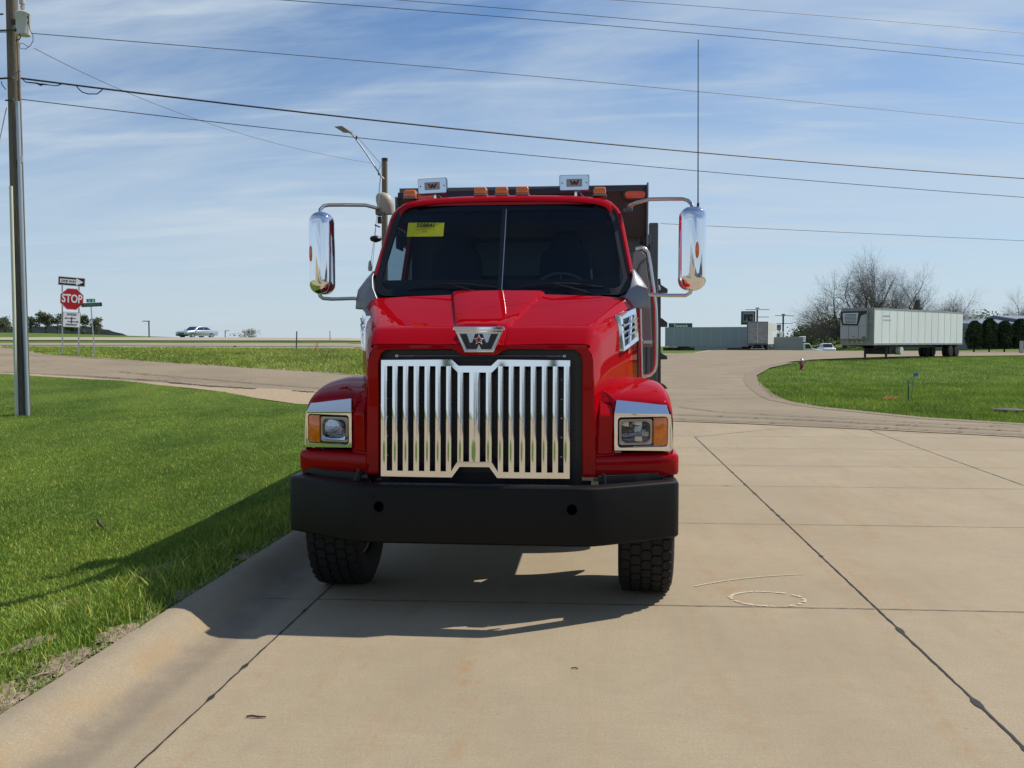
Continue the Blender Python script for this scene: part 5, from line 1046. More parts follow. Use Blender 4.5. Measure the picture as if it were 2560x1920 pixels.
# small things on the left bank
def small(nm, label, cat, px, py, d, parts, mat):
    b = at(px, py, d); o = MB(); parts(o, b, d); ob = o.build(nm, mat, None, smooth=30, loc=b); return tag(ob, label, cat)
ORG = M('orange flagging', (.85, .14, .02), .6)
small('marker_post', 'dark upright marker post standing beside the highway shoulder', 'post', 741, 873, 54, lambda o, b, d: o.tube([(0, 0, -.1), (.045, 0, 1.05)], .035, 6), M('dark post', (.05, .055, .065), .7))
small('survey_stake', 'faded red lath tripod stuck in the bank beside the shoulder', 'stake', 791, 879, 52, lambda o, b, d: o.tube([(-.10, 0, 0), (.05, 0, .50)], .018, 4).tube([(.09, 0, 0), (-.02, .02, .32), (-.14, .02, .50)], .018, 4).tube([(0, .05, .2), (.12, .05, .50)], .016, 4), M('faded red lath', (.75, .22, .16), .7))
small('survey_stake', 'pale wooden stake leaning in the rough bank', 'stake', 684, 907, 42, lambda o, b, d: o.tube([(0, 0, -.05), (-.12, 0, .52)], .016, 4), M('pale lath', (.62, .56, .36), .7))
small('survey_stake', 'rust red stake leaning right on the bank beside the hood', 'stake', 802, 929, 36, lambda o, b, d: o.tube([(0, 0, -.05), (.33, 0, .82)], .014, 4), M('rust red lath', (.36, .08, .025), .7))
small('marking_flag', 'small orange flag lying on the near edge of the bank', 'flag', 584, 919, 35, lambda o, b, d: o.prism([(-.06, 0, .0), (.05, 0, .02), (.055, .02, .11), (-.07, .03, .09)], (0, .006, 0)).tube([(.05, 0, -.05), (.05, 0, .1)], .004, 4), ORG)
small('marking_flag', 'dark red rag lying at the highway shoulder', 'flag', 587, 868, 56, lambda o, b, d: o.prism([(-.09, 0, .0), (.08, 0, .0), (.07, .02, .10), (-.05, .03, .08)], (0, .01, 0)), M('dull red rag', (.25, .05, .03), .8))
small('delineator_post', 'thin far post standing near the truck fender on the skyline', 'post', 826, 846, 88, lambda o, b, d: o.tube([(0, 0, -.6), (-.03, 0, .72)], .035, 5), M('dark post', (.05, .055, .065), .7))
# near lawn litter: twig and bird
g = G(639, 1804); tw = MB().tube([(-.045, .0, .006), (-.02, .004, .009), (.012, .0, .007), (.05, .005, .006)], [.004, .005, .005, .003], 6).build('twig', M('twig bark', (.10, .045, .035), .8), None, loc=(g.x, g.y, .001)); tag(tw, 'small dark twig lying on the concrete near the camera', 'twig')
g = G(1437, 1678); tw = MB().tube([(-.02, .0, .004), (0, .006, .006), (.018, -.004, .004)], .003, 5).build('dry_leaf', M('twig bark', (.10, .045, .035), .8), None, loc=(g.x, g.y, .001)); tag(tw, 'tiny curled brown leaf on the concrete in front of the truck', 'leaf')
g = None; r0 = ray(248, 1322); t = 5.0
while g is None:
    q = Vector((0, 0, H)) + r0 * t; t += .01
    if q.z < T(q.x, q.y) + lift(q.x, q.y) + .015: g = q
bd = thing('bird', 'small brown bird standing upright on the lawn left of the truck', 'bird', g, .5)
BR = M('bird brown feathers', (.06, .045, .04), .8, var=.3, vscale=60); 
MB().loft([[(x + r * math.cos(t) * .9, y + r * math.sin(t) * .9, z + r * .25 * math.sin(t)) for t in [2 * math.pi * k / 12 for k in range(12)]] for x, y, z, r in ((.042, 0, .000, .003), (.034, 0, .014, .008), (.022, 0, .030, .017), (.008, 0, .050, .023), (-.002, 0, .068, .021), (-.008, 0, .082, .014), (-.010, 0, .092, .0135), (-.011, 0, .102, .012), (-.012, 0, .109, .006))], True, True).loft([[(-.018, y, z) for y, z in ((-.003, .098), (.003, .098), (0, .102))], [(-.034, y, z) for y, z in ((-.0005, .098), (.0005, .098), (0, .099))]]).build('body', BR, bd, smooth=80)
MB().loft([[(x, y, z) for x, y, z in ((.02, -.012, .03), (.02, .012, .03), (.012, 0, .045))], [(.062, -.006, -.004), (.062, .006, -.004), (.060, 0, .0)]]).build('tail', BR, bd)
MB().tube([(.008, -.008, .03), (.006, -.008, -.02)], .002, 5).build('leg', M('bird leg', (.15, .09, .05), .7), bd); MB().tube([(.008, .008, .03), (.006, .008, -.02)], .002, 5).build('leg', MATS['bird leg'], bd)
# far street lamps
for px, y0, y1, d, arm, lb in ((374, 803, 838, 150, -1, 'far street lamp on the left skyline beyond the stop sign'), (564, 827, 843, 230, 1, 'farthest street lamp just right of the silver car')):
    b = at(px, y1, d); h = (y1 - y0) / F * d; a = .45 * arm; fl = thing('street_lamp', lb, 'street lamp', b)
    MB().tube([(0, 0, -1), (0, 0, h)], .10, 6).build('pole', SB_, fl); MB().box((a, 0, h), (1.1, .4, .12)).build('lamp_head', SB_, fl)
# ------------------------------------------------------------------ cars
def car(label, loc, rz, body_mat, scale=1.0, suv=False, group=None, nm='car'):
    c = thing(nm, label, 'car' if not suv else 'pickup truck', loc, rz, group); c.scale = (scale,) * 3
    L2 = 2.45
    prof = [(-2.45, .45), (-2.47, .62), (-2.40, .78), (-2.05, .86), (-1.15, .94), (-.55, 1.34), (-.25, 1.42), (.55, 1.44), (1.05, 1.38), (1.72, 1.02), (2.30, .96), (2.45, .86), (2.47, .55), (2.40, .36), (1.95, .28), (-2.1, .26)]
    if suv: prof = [(-2.5, .55), (-2.52, .85), (-2.42, 1.0), (-1.35, 1.12), (-.75, 1.68), (-.5, 1.78), (.9, 1.78), (1.1, 1.70), (1.2, 1.15), (2.5, 1.12), (2.55, .9), (2.5, .5), (2.0, .42), (-2.1, .40)]
    secs = []
    top = max(z for x, z in prof)
    for k, (yf, sh) in enumerate(((-1, .82), (-.97, .93), (-.86, 1), (0, 1.01), (.86, 1), (.97, .93), (1, .82))):
        r = []
        for x, z in prof:
            roof = sm(.9, top, z); w_ = .91 - .20 * roof
            zc = .3 + (z - .3) * (1 - (1 - sh) * .30); r.append((x * (1 - (1 - sh) * .12), yf * w_, zc))
        secs.append(r)
    MB().loft(secs, True, True).build('body', body_mat, c, smooth=50)
    gm = M('car window glass', (.015, .02, .025), .04, 0, .6)
    if not suv: wins = [('windshield', [(-1.17, -.62, .97), (-1.17, .62, .97), (-.60, .56, 1.34), (-.60, -.56, 1.34)], (-.03, 0, .03)), ('rear_window', [(1.66, -.62, 1.05), (1.66, .62, 1.05), (1.10, .56, 1.36), (1.10, -.56, 1.36)], (.03, 0, .03))]
    else: wins = [('windshield', [(-1.36, -.72, 1.16), (-1.36, .72, 1.16), (-.80, .64, 1.66), (-.80, -.64, 1.66)], (-.03, 0, .03))]
    for n_, q, v_ in wins: MB().prism([Vector(p) + Vector(v_) * .6 for p in q], Vector(v_) * .4).build(n_, gm, c, smooth=0)
    for s in (-1, 1):
        q = [(-1.0, 1.0), (-.52, 1.31), (.22, 1.35), (.22, 1.0)] if not suv else [(-1.1, 1.18), (-.65, 1.62), (0, 1.66), (0, 1.18)]
        q2 = [(.30, 1.0), (.30, 1.35), (.88, 1.30), (1.32, 1.04)] if not suv else [(.08, 1.18), (.08, 1.66), (.95, 1.62), (1.0, 1.18)]
        for qq in (q, q2): MB().prism([(x, s * (.90 - .18 * sm(.9, top, z) + .012), z) for x, z in qq], (0, -s * .03, 0)).build('side_window', gm, c, smooth=0)
        MB().box((-.95, s * .98, 1.0 if not suv else 1.2), (.14, .16, .12)).build('side_mirror', body_mat, c, smooth=0, bevel=.02)
        MB().prism([(-2.44, s * .55, .64), (-2.44, s * .86, .64), (-2.36, s * .86, .78), (-2.36, s * .50, .76)], (-.045, 0, 0)).build('headlight', M('car headlight', (.7, .72, .75), .15, .4), c, smooth=0)
        MB().prism([(2.44, s * .55, .70), (2.44, s * .86, .70), (2.40, s * .86, .88), (2.40, s * .55, .88)], (.05, 0, 0)).build('tail_light', M('car tail light', (.4, .01, .01), .3), c, smooth=0)
        for x in (-1.50, 1.40):
            w_ = bpy.data.objects.new('wheel', None); COL.objects.link(w_); w_.parent = c; w_.location = (x, s * .80, .33)
            MB().lathe([(.20, -.12), (.31, -.12), (.335, -.08), (.335, .08), (.31, .12), (.20, .12)], (0, 0, 0), 'y', 24).build('tyre', RUB, w_); MB().lathe([(.21, s * .10), (.20, s * .125), (.12, s * .115), (.05, s * .135), (.001, s * .135)], (0, 0, 0), 'y', 20, False).build('rim', M('alloy rim', (.62, .63, .65), .3, .6), w_)
    MB().box((-2.44, 0, .56), (.08, .95, .14)).build('front_grille', BLACK, c, smooth=0, bevel=.01); MB().box((-2.40, 0, .36), (.16, 1.7, .12)).build('bumper', BLACK if not suv else body_mat, c, smooth=0, bevel=.02)
    return c
SILV = M('silver car paint', (.42, .47, .53), .28, .55, .8); CARW = M('white car paint', (.75, .76, .77), .3, 0, .7)
hd = LD(-.47, -.88).normalized()
p = at(494, 846, 112); car('silver sedan driving left on the far highway', (p.x, p.y, p.z), math.atan2(hd.y, hd.x) + math.pi, SILV, 1.02)
p = at(2065, 890, 142); p.z = -.42; hd = LD(-.12, -1).normalized(); car('small white pickup seen head on behind the hydrant', p, math.atan2(hd.y, hd.x) + math.pi, CARW, 1.0, True, nm='pickup_truck')
# ------------------------------------------------------------------ right side: hydrant, flags, lid, post
hb0 = PD(2004, 52); hb0.z = max(ZY(922, 52), hb0.z - .03); hy = thing('fire_hydrant', 'dark red fire hydrant with a silver cap on the grass island', 'fire hydrant', hb0); hy.scale = (.84,) * 3
HR = M('hydrant red', (.22, .012, .02), .45); HS = M('hydrant silver', (.55, .55, .55), .4, .5)
MB().lathe([(.001, -.05), (.17, -.05), (.17, 0), (.12, .03), (.12, .46), (.15, .47), (.15, .52), (.001, .53)], (0, 0, 0), 'z', 20).build('barrel', HR, hy, smooth=40)
MB().lathe([(.155, .52), (.15, .56), (.12, .63), (.07, .67), (.035, .68), (.03, .74), (.001, .745)], (0, 0, 0), 'z', 20).build('bonnet', HS, hy, smooth=40)
fd = -FWD; q = MB(); q.tube([fd * .08 + Vector((0, 0, .38)), fd * .20 + Vector((0, 0, .38))], .075, 12); q.build('pumper_cap', M('hydrant cap pink', (.60, .25, .25), .5), hy)
for s in (-1, 1): MB().tube([RGT * s * .08 + Vector((0, 0, .40)), RGT * s * .19 + Vector((0, 0, .40))], .05, 10).build('hose_cap', HR, hy)
b = at(2281, 1001, 27.4); b.z = T(b.x, b.y); fl = thing('marking_flag', 'blue utility flag on a thin bent wire beside a dark stub post', 'flag', b)
off3 = lambda px, py: at(px, py, 27.4) - b
MB().tube([off3(2279, 1003), off3(2283, 960), off3(2285, 934)], .008, 6).build('flag_wire', M('blue grey wire', (.10, .16, .20), .5), fl)
MB().prism([off3(2285, 932), off3(2297, 932), off3(2296, 940), off3(2285, 942)], (0, .008, 0)).build('flag_cloth', M('blue flag', (.10, .20, .50), .6), fl)
sp = thing('stub_post', 'short dark post with a clear bag tied on top', 'post', b + RGT * -.07); MB().tube([off3(2279, 1003), off3(2278, 966)], .017, 8).build('post', M('dark stub', (.02, .03, .04), .6), sp); MB().loft([[off3(2278, 966) + Vector((r * math.cos(a), r * math.sin(a), z)) for a in [k * math.pi / 4 for k in range(8)]] for r, z in ((.02, 0), (.06, .06), (.05, .12), (.07, .18), (.03, .2))]).build('plastic_bag', glassm('clear bag', (.75, .8, .85), 1.3, .3), sp)
r_ = random.Random(5)
for px, py, lb in ((2228, 994, 'left orange scrap of flagging on the island grass'), (2240, 999, 'right orange scrap of flagging on the island grass'), (2216, 1005, 'lowest small orange scrap on the island grass')):
    b = at(px, py, 28); b.z = T(b.x, b.y) + .02; o = MB().prism([(-.07, 0, .0), (.06, .02, .02), (.08, .03, .055), (-.03, .03, .045)], (0, .01, .01)).build('flagging_scrap', ORG, None, smooth=0, loc=b); tag(o, lb, 'scrap', 'orange scraps on the island')
b = G(2520, 1029); o = MB().lathe([(.001, .0), (.36, .0), (.36, .05), (.33, .065), (.001, .065)], (0, 0, 0), 'z', 28).box((.34, -.1, .02), (.16, .2, .05), (0, 0, .3)).build('manhole_lid', M('dark iron lid', (.06, .045, .04), .8, var=.3), None, smooth=40, loc=b); tag(o, 'dark round iron lid lying on the island grass at the right edge', 'manhole lid')
b = PD(2553, 96); b.z = ZY(886, 96); o = MB().box((0, 0, .65), (.30, .30, 1.5)).build('concrete_post', M('post concrete', (.40, .40, .38), .8, var=.1), None, smooth=0, bevel=.02, loc=b); tag(o, 'pale square concrete post in front of the evergreens', 'post')
# ------------------------------------------------------------------ trailers and lorries
def dually(par, x, y, s, z=.0, r=.50, w_=.27, rimm=None):
    o = bpy.data.objects.new('wheel', None); COL.objects.link(o); o.parent = par; o.location = (x, y, z + r)
    MB().lathe([(.28, -w_ / 2), (.42, -w_ / 2), (r, -w_ * .38), (r, w_ * .38), (.42, w_ / 2), (.28, w_ / 2)], (0, 0, 0), 'y', 24).build('tyre', RUB, o)
    MB().lathe([(.285, s * .12), (.27, s * .13), (.22, s * .03), (.12, s * .04), (.11, s * .10), (.001, s * .11)], (0, 0, 0), 'y', 20, False).build('rim', rimm or M('trailer rim', (.55, .55, .55), .35, .6), o); return o
def trailer(nm, label, corner, ang, Lg, hgt, base, wallm, facem, reefer=False, wheels=True, gear=True, skirt=False, cat='trailer', rear=False):
    """x runs from the front wall (0) to the rear doors (Lg); y from the side facing us (0) to the far side (2.6)"""
    t = thing(nm, label, cat, corner, ang); W_ = 2.6
    q = MB(); q.box((Lg / 2, W_ / 2, base + hgt / 2), (Lg, W_, hgt)); q.build('box_body', wallm, t, smooth=0, bevel=.03)
    q = MB()
    n_ = int(Lg / 1.22)
    for k in range(1, n_): q.box((k * Lg / n_, -.004, base + hgt / 2), (.03, .012, hgt - .14))
    q.build('wall_seams', M('seam grey', (.55, .56, .57), .5), t, smooth=0)
    RAIL = M('trailer rail', (.38, .38, .36), .5, .3, var=.3, vscale=2)
    q = MB(); q.box((Lg / 2, -.006, base + .07), (Lg + .02, .03, .14)); q.box((Lg / 2, -.006, base + hgt - .05), (Lg + .02, .03, .10)); q.build('side_rail', RAIL, t, smooth=0)
    if reefer:
        f = MB(); f.box((-.04, W_ / 2, base + hgt / 2), (.08, W_ + .04, hgt + .03)); f.build('front_wall', M('trailer nose grey', (.30, .30, .28), .6, .1, var=.2, vscale=2), t, smooth=0)
        u = bpy.data.objects.new('cooling_unit', None); COL.objects.link(u); u.parent = t
        FZ = lambda z: base + z
        MB().box((-.28, 1.45, FZ(1.46)), (.42, 2.05, 2.1)).build('housing', M('reefer grey', (.42, .42, .43), .45, .1), u, smooth=0, bevel=.10, seg=3)
        MB().prism([(-.505, 2.45, FZ(2.55)), (-.505, .35, FZ(2.55)), (-.505, .36, FZ(2.35)), (-.505, .80, FZ(2.2)), (-.505, 1.02, FZ(1.46)), (-.505, 2.30, FZ(1.50)), (-.505, 2.45, FZ(2.0))], (.02, 0, 0)).build('trim_panel', BLACK, u, smooth=0, bevel=.01)
        MB().prism([(-.525, 2.25, FZ(2.42)), (-.525, 1.0, FZ(2.42)), (-.525, 1.12, FZ(1.60)), (-.525, 2.18, FZ(1.64))], (.02, 0, 0)).build('fan_panel', M('reefer light panel', (.50, .55, .58), .3, .3), u, smooth=0)
        gr = MB()
        for k in range(7): gr.box((-.535, 1.62, FZ(1.70 + k * .10)), (.02, .95 - .02 * abs(k - 4), .045))
        gr.build('fan_grille', M('reefer louvre', (.02, .05, .07), .4), u, smooth=0)
        MB().box((-.50, .98, FZ(.95)), (.02, .012, 1.0)).box((-.50, 1.78, FZ(.95)), (.02, .012, 1.0)).box((-.50, 1.45, FZ(1.43)), (.02, 2.0, .012)).box((-.495, .55, FZ(.56)), (.02, .26, .16)).box((-.495, 1.35, FZ(.62)), (.02, .2, .05)).build('panel_seams', M('seam dark', (.10, .10, .10), .5), u, smooth=0)
        hz_ = MB()
        for k in range(4): hz_.box((-.10, .9 + k * .38, FZ(.22 + .04 * (k % 2))), (.05, .14, .16 + .07 * (k % 2)))
        hz_.build('air_coupling', M('tan couplings', (.55, .46, .36), .6), t, smooth=0)
    q = MB()
    for y in (.85, 1.75): q.box((Lg * .55, y, base - .12), (Lg * .88, .09, .24))
    for k in range(14): q.box((.6 + k * (Lg - 1.2) / 13, W_ / 2, base - .03), (.08, W_ - .1, .06))
    q.build('underframe', BLACK, t, smooth=0)
    if gear:
        for y in (.45, 2.15): MB().box((2.9, y, base - .52), (.13, .13, base - .12)).box((2.9, y, .03), (.30, .30, .06)).tube([(2.9, y, base - .2), (3.5, y, base - .15)], .03, 6).build('landing_leg', M('landing gear', (.05, .05, .045), .6), t, smooth=0)
        MB().box((3.8, 1.3, base - .45), (1.2, 1.9, .55)).build('tool_rack', BLACK, t, smooth=0, bevel=.05)
    if reefer: MB().tube([(4.55, -.02, base - .46), (4.55, .5, base - .46)], .30, 16).build('fuel_tank', M('white tank end', (.62, .62, .56), .5, var=.1), t, smooth=40)
    if wheels:
        for x in (Lg - 2.3, Lg - 1.05):
            for y, s in ((.14, -1), (.46, -1), (2.12, 1), (2.44, 1)): dually(t, x, y, s)
    if skirt: MB().box((Lg * .5, .08, base - .30), (Lg * .5, .03, .60)).build('side_skirt', wallm, t, smooth=0)
    if rear:
        q = MB()
        for y in (.04, 2.56): q.box((Lg + .015, y, base + hgt / 2), (.05, .09, hgt))
        q.box((Lg + .015, 1.3, base + hgt - .05), (.05, 2.6, .12)); q.box((Lg + .015, 1.3, base + .08), (.05, 2.6, .20)); q.build('door_frame', M('dark door frame', (.12, .12, .115), .5), t, smooth=0)
        for y in (.68, 1.92): MB().box((Lg + .02, y, base + hgt / 2 + .03), (.04, 1.16, hgt - .36)).build('rear_door', facem, t, smooth=0)
        q = MB()
        for y in (.35, .95, 1.65, 2.25): q.tube([(Lg + .06, y, base + .2), (Lg + .06, y, base + hgt - .15)], .018, 6)
        q.build('lock_rod', GALV, t)
        MB().tube([(Lg + .05, .55, base - .55), (Lg + .05, .75, base - .1)], .04, 6).tube([(Lg + .05, 2.05, base - .55), (Lg + .05, 1.85, base - .1)], .04, 6).box((Lg + .05, 1.3, base - .55), (.10, 1.9, .10)).build('underrun_guard', GALV, t, smooth=0)
    return t
WT = M('trailer white wall', (.88, .88, .87), .45, 0, .0, var=.06, vscale=.7, stretch=(1, 1, .25)); GT = M('grey trailer wall', (.27, .31, .34), .4, .2, var=.06, vscale=.4)
DOOR = M('swirled bare steel door', (.30, .30, .285), .45, .5, var=.35, vscale=1.6, stretch=(1, 1, 2.5))
def heading(l0, d0, l1, d1): v = LD(l1, d1) - LD(l0, d0); return math.atan2(v.y, v.x)
c0 = LD((2184 - 1280) / F * 68.8, 68.8); z0 = .38
tr = trailer('semi_trailer', 'long white refrigerated trailer with grey cooling unit parked alone in the driveway', (c0.x, c0.y, z0), heading(27.04, 68.8, 39.4, 80.0), 16.0, 2.78, 1.07, WT, None, reefer=True)
gm_ = MB()
for zr, n_, h_ in ((3.28, 7, .12), (2.98, 8, .09)):
    for k in range(n_): gm_.box((1.45 + k * .17, -.012, zr), (.10, .006, h_))
gm_.build('ghost_lettering', M('ghost lettering', (.58, .60, .61), .5), tr, smooth=0)
c0 = LD((1662 - 1280) / F * 131, 131)
a_ = heading(21.8, 131, 35.4, 124); t2 = trailer('semi_trailer', 'long plain grey trailer parked broadside beyond the access road', (c0.x, c0.y, -.20), a_, 14.5, 2.70, 1.15, GT, None, gear=False, skirt=True, wheels=False)
for x in (.7, 1.95):
    for y, s in ((.14, -1), (.46, -1), (2.12, 1), (2.44, 1)): dually(t2, x, y, s)
MB().box((2.0, .5, .78), (4.6, .9, .45)).build('bogie', BLACK, t2, smooth=0)
MB().box((11.5, .45, .70), (5.2, .9, .5)).build('tractor_frame', BLACK, t2, smooth=0)
# white trailer seen from behind: rear face at 119 m, running away
rr_ = LD((1919 - 1280) / F * 119, 119); fr = LD((1942 - 1280) / F * 134.2, 134.2); v = (rr_ - fr).normalized(); corner = rr_ - v * 15.5; yv = Vector((-v.y, v.x, 0)); corner = corner - yv * 2.6
t3 = trailer('semi_trailer', 'white trailer seen from behind with dull steel rear doors', (corner.x, corner.y, .12), math.atan2(v.y, v.x), 15.5, 2.95, 1.15, WHITE, DOOR, gear=False, rear=True)
# mirror it so that the side facing right is lit: its y axis must point left of travel; cab in front
cabp = corner - v * 2.6; ct = thing('truck_tractor', 'white day cab tractor hitched ahead of the steel doored trailer', 'truck', (cabp.x - yv.x * 0 + RGT.x * 1.15, cabp.y + RGT.y * 1.15, .0), math.atan2(v.y, v.x))
MB().loft([[(0, y * .8, 1.1), (2.1, y, 1.1), (2.1, y, 3.1), (.5, y * .92, 3.1), (.05, y * .8, 2.2)] for y in (-.1, 2.35)], True, True).build('cab_body', WHITE, ct, smooth=0, bevel=.06)
for y in (-.13, 2.38): MB().box((1.0, y, 2.35), (.9, .03, .9)).build('side_window', MATS['car window glass'], ct, smooth=0)
MB().box((2.12, .5, 2.3), (.03, .5, .95)).box((2.12, 1.6, 2.3), (.03, .5, .95)).build('rear_window', MATS['car window glass'], ct, smooth=0); MB().box((.5, -.35, 1.0), (1.6, .5, .7)).build('fuel_tank', GALV, ct, smooth=0, bevel=.05)
for x in (-.6, 2.6, 3.8): 
    for y in (.0, 2.2): dually(ct, x, y, -1 if y < 1 else 1)
MB().box((-1.0, 1.1, 1.15), (1.8, 1.6, .8)).build('engine_hood', WHITE, ct, smooth=0, bevel=.12, seg=3)
# box truck
def box_truck(label, loc, ang, grp=None):
    b = thing('box_truck', label, 'truck', loc, ang, grp)
    MB().box((1.6, 1.2, 2.05), (5.2, 2.4, 2.35)).build('cargo_box', M('box truck side', (.27, .27, .29), .45, .1, var=.05), b, smooth=0, bevel=.03)
    MB().box((-1.25, 1.2, 2.95), (.55, 1.6, .75)).build('cooling_unit', WHITE, b, smooth=0, bevel=.12, seg=3)
    MB().loft([[(-3.6, y, .75), (-3.65, y, 1.25), (-3.3, y, 1.45), (-2.45, y, 1.62), (-1.95, y, 2.35), (-1.1, y, 2.38), (-1.0, y, .75)] for y in (.12, 2.28)]).build('cab_body', WHITE, b, smooth=0, bevel=.07, seg=3)
    MB().prism([(-2.46, .3, 1.66), (-2.46, 2.1, 1.66), (-2.0, 2.05, 2.28), (-2.0, .35, 2.28)], (-.03, 0, .02)).build('windshield', MATS['car window glass'], b, smooth=0)
    for y in (.09, 2.31): MB().prism([(-2.3, y, 1.62), (-1.9, y, 2.2), (-1.35, y, 2.2), (-1.35, y, 1.62)], (0, .015 if y > 1 else -.015, 0)).build('side_window', MATS['car window glass'], b, smooth=0)
    for x in (-2.9, 2.6):
        for y, s in ((.25, -1), (2.15, 1)): dually(b, x, y, s, 0, .45)
    MB().box((.5, 1.2, .7), (6.6, .9, .3)).build('chassis', BLACK, b, smooth=0); MB().box((-3.66, 1.2, .62), (.14, 2.1, .25)).build('bumper', WHITE, b, smooth=0, bevel=.03); return b
p = LD((1976 - 1280) / F * 131, 131); a_ = math.atan2(-RGT.y, -RGT.x); bt = box_truck('white box truck facing right with a grey cargo box', (p.x, p.y, -.95), a_)
# its near side must face us: local +y is away from us when rotated by a_ + pi; shift so the box covers x 1957..1995
# ------------------------------------------------------------------ signs and masts beyond
gs0 = PD(1700, 150, 0); gs0.z = 0; gs = thing('road_sign', 'green highway sign reading Tamarack above the grey trailer', 'road sign', gs0)
g_ = lambda px, py: at(px, py, 150) - gs0
MB().prism([g_(1671, 808), g_(1730, 808), g_(1730, 824), g_(1671, 824)], (0, .08, 0)).build('sign_panel', GREEN, gs, smooth=0)
text('sign_text', 'Tamarack', .58, SW, gs, g_(1700.5, 814.5) + FWD * -.05, RGT, (0, 0, 1), .012, .01, 1.0)
for px in (1680, 1721): MB().tube([g_(px, 876), g_(px, 815) + FWD * .12], .08, 6).build('post', GALV, gs)
ls0 = PD(1870, 150, 0); ls0.z = -.5; ls = thing('pylon_sign', 'square dark framed sign with big blue black block letters behind the trailers', 'sign', ls0)
g_ = lambda u, v, d=150: at(1840 + u * .0633, 760 + v * .0633, d) - ls0
MB().prism([g_(200, 290), g_(745, 285), g_(740, 815), g_(195, 820)], FWD * .35).build('sign_frame', M('sign frame dark', (.02, .018, .035), .5), ls, smooth=0)
pn_ = MB().prism([g_(245, 330, 149.9), g_(700, 330, 149.9), g_(700, 725, 149.9), g_(245, 730, 149.9)], FWD * .05).build('sign_panel', M('sign panel beige', (.30, .30, .26), .6), ls, smooth=0)
LB = M('sign letter blue black', (.012, .018, .05), .5)
q = MB()
for poly in ([(290, 410), (640, 410), (640, 470), (290, 470)], [(290, 470), (370, 470), (400, 520), (380, 600), (360, 665), (290, 670)], [(420, 470), (510, 470), (510, 680), (440, 680)], [(570, 480), (640, 480), (640, 540), (590, 560), (560, 540)], [(540, 600), (600, 590), (640, 620), (630, 680), (560, 680)], [(510, 470), (530, 470), (530, 680), (510, 680)]):
    q.prism([g_(u, v, 149.8) for u, v in poly], FWD * .05)
q.build('block_letters', LB, ls, smooth=0)
MB().tube([g_(470, 815, 150.3), g_(470, 815, 150.3) - Vector((0, 0, 5))], .25, 8).build('post', BLACK, ls)
q0 = PD(1946, 151, 0); q0.z = 0; sq = thing('square_sign', 'small grey square sign beside the second mast', 'sign', q0); g_ = lambda u, v, d=151: at(1840 + u * .0633, 760 + v * .0633, d) - q0
MB().prism([g_(1610, 815), g_(1765, 810), g_(1760, 1045), g_(1612, 1045)], FWD * .2).build('sign_panel', M('grey sign', (.28, .32, .36), .5), sq, smooth=0)
MB().prism([g_(1630, 855, 150.9), g_(1720, 855, 150.9), g_(1720, 880, 150.9), g_(1655, 880, 150.9), g_(1650, 960, 150.9), g_(1630, 960, 150.9)], FWD * .03).build('mark', LB, sq, smooth=0); MB().tube([g_(1690, 1045), g_(1690, 1045) - Vector((0, 0, 4))], .1, 6).build('post', BLACK, sq)
for px, y0, bars, lb in ((1891.5, 771, ((774.3, 1862, 1922), (792.7, 1892, 1921)), 'taller dark light mast with thin crossbars right of the square sign'), (1956.5, 787, ((789.5, 1936, 1984), (809, 1934, 1981)), 'shorter dark light mast with thin crossbars above the box truck')):
    b = PD(px, 152, 0); b.z = 0; ms = thing('light_mast', lb, 'mast', b, group='light masts behind the trucks'); g_ = lambda x, y: at(x, y, 152) - b
    MB().tube([(0, 0, -1), g_(px, y0 + 3)], .14, 8).build('pole', M('mast dark', (.02, .03, .04), .5), ms); MB().lathe([(.001, -.1), (.33, -.05), (.36, .05), (.001, .16)], g_(px + .5, y0), 'z', 12).build('mast_cap', MATS['mast dark'], ms)
    for y, xa, xb in bars: MB().tube([g_(xa, y), g_(xb, y)], .055, 5).build('crossbar', M('crossbar grey', (.12, .13, .16), .5), ms)
# long building and evergreen hedge at the far right
bb0 = PD(2400, 140, 0); bl = thing('warehouse', 'low grey metal roofed warehouse behind the clipped evergreens', 'building', (bb0.x, bb0.y, .4)); 
ang = math.atan2(RGT.y, RGT.x); bl.rotation_euler.z = ang
MB().box((22, 8, 1.6), (60, 16, 3.2)).build('wall', M('warehouse wall', (.20, .22, .24), .6, .1), bl, smooth=0)
MB().prism([(-8.3, -.5, 3.2), (-8.3, 16.5, 3.2), (-8.3, 16.5, 3.9), (-8.3, 8, 4.9), (-8.3, -.5, 4.0)], (17.3, 0, 0)).build('roof', M('metal roof blue grey', (.17, .20, .25), .5, .3, var=.1, vscale=.5), bl, smooth=0)
MB().prism([(9.05, -.6, 3.2), (9.05, 16.5, 3.2), (9.05, 16.5, 4.3), (9.05, 8, 5.4), (9.05, -.6, 4.5)], (44, 0, 0)).build('roof', MATS['metal roof blue grey'], bl, smooth=0)
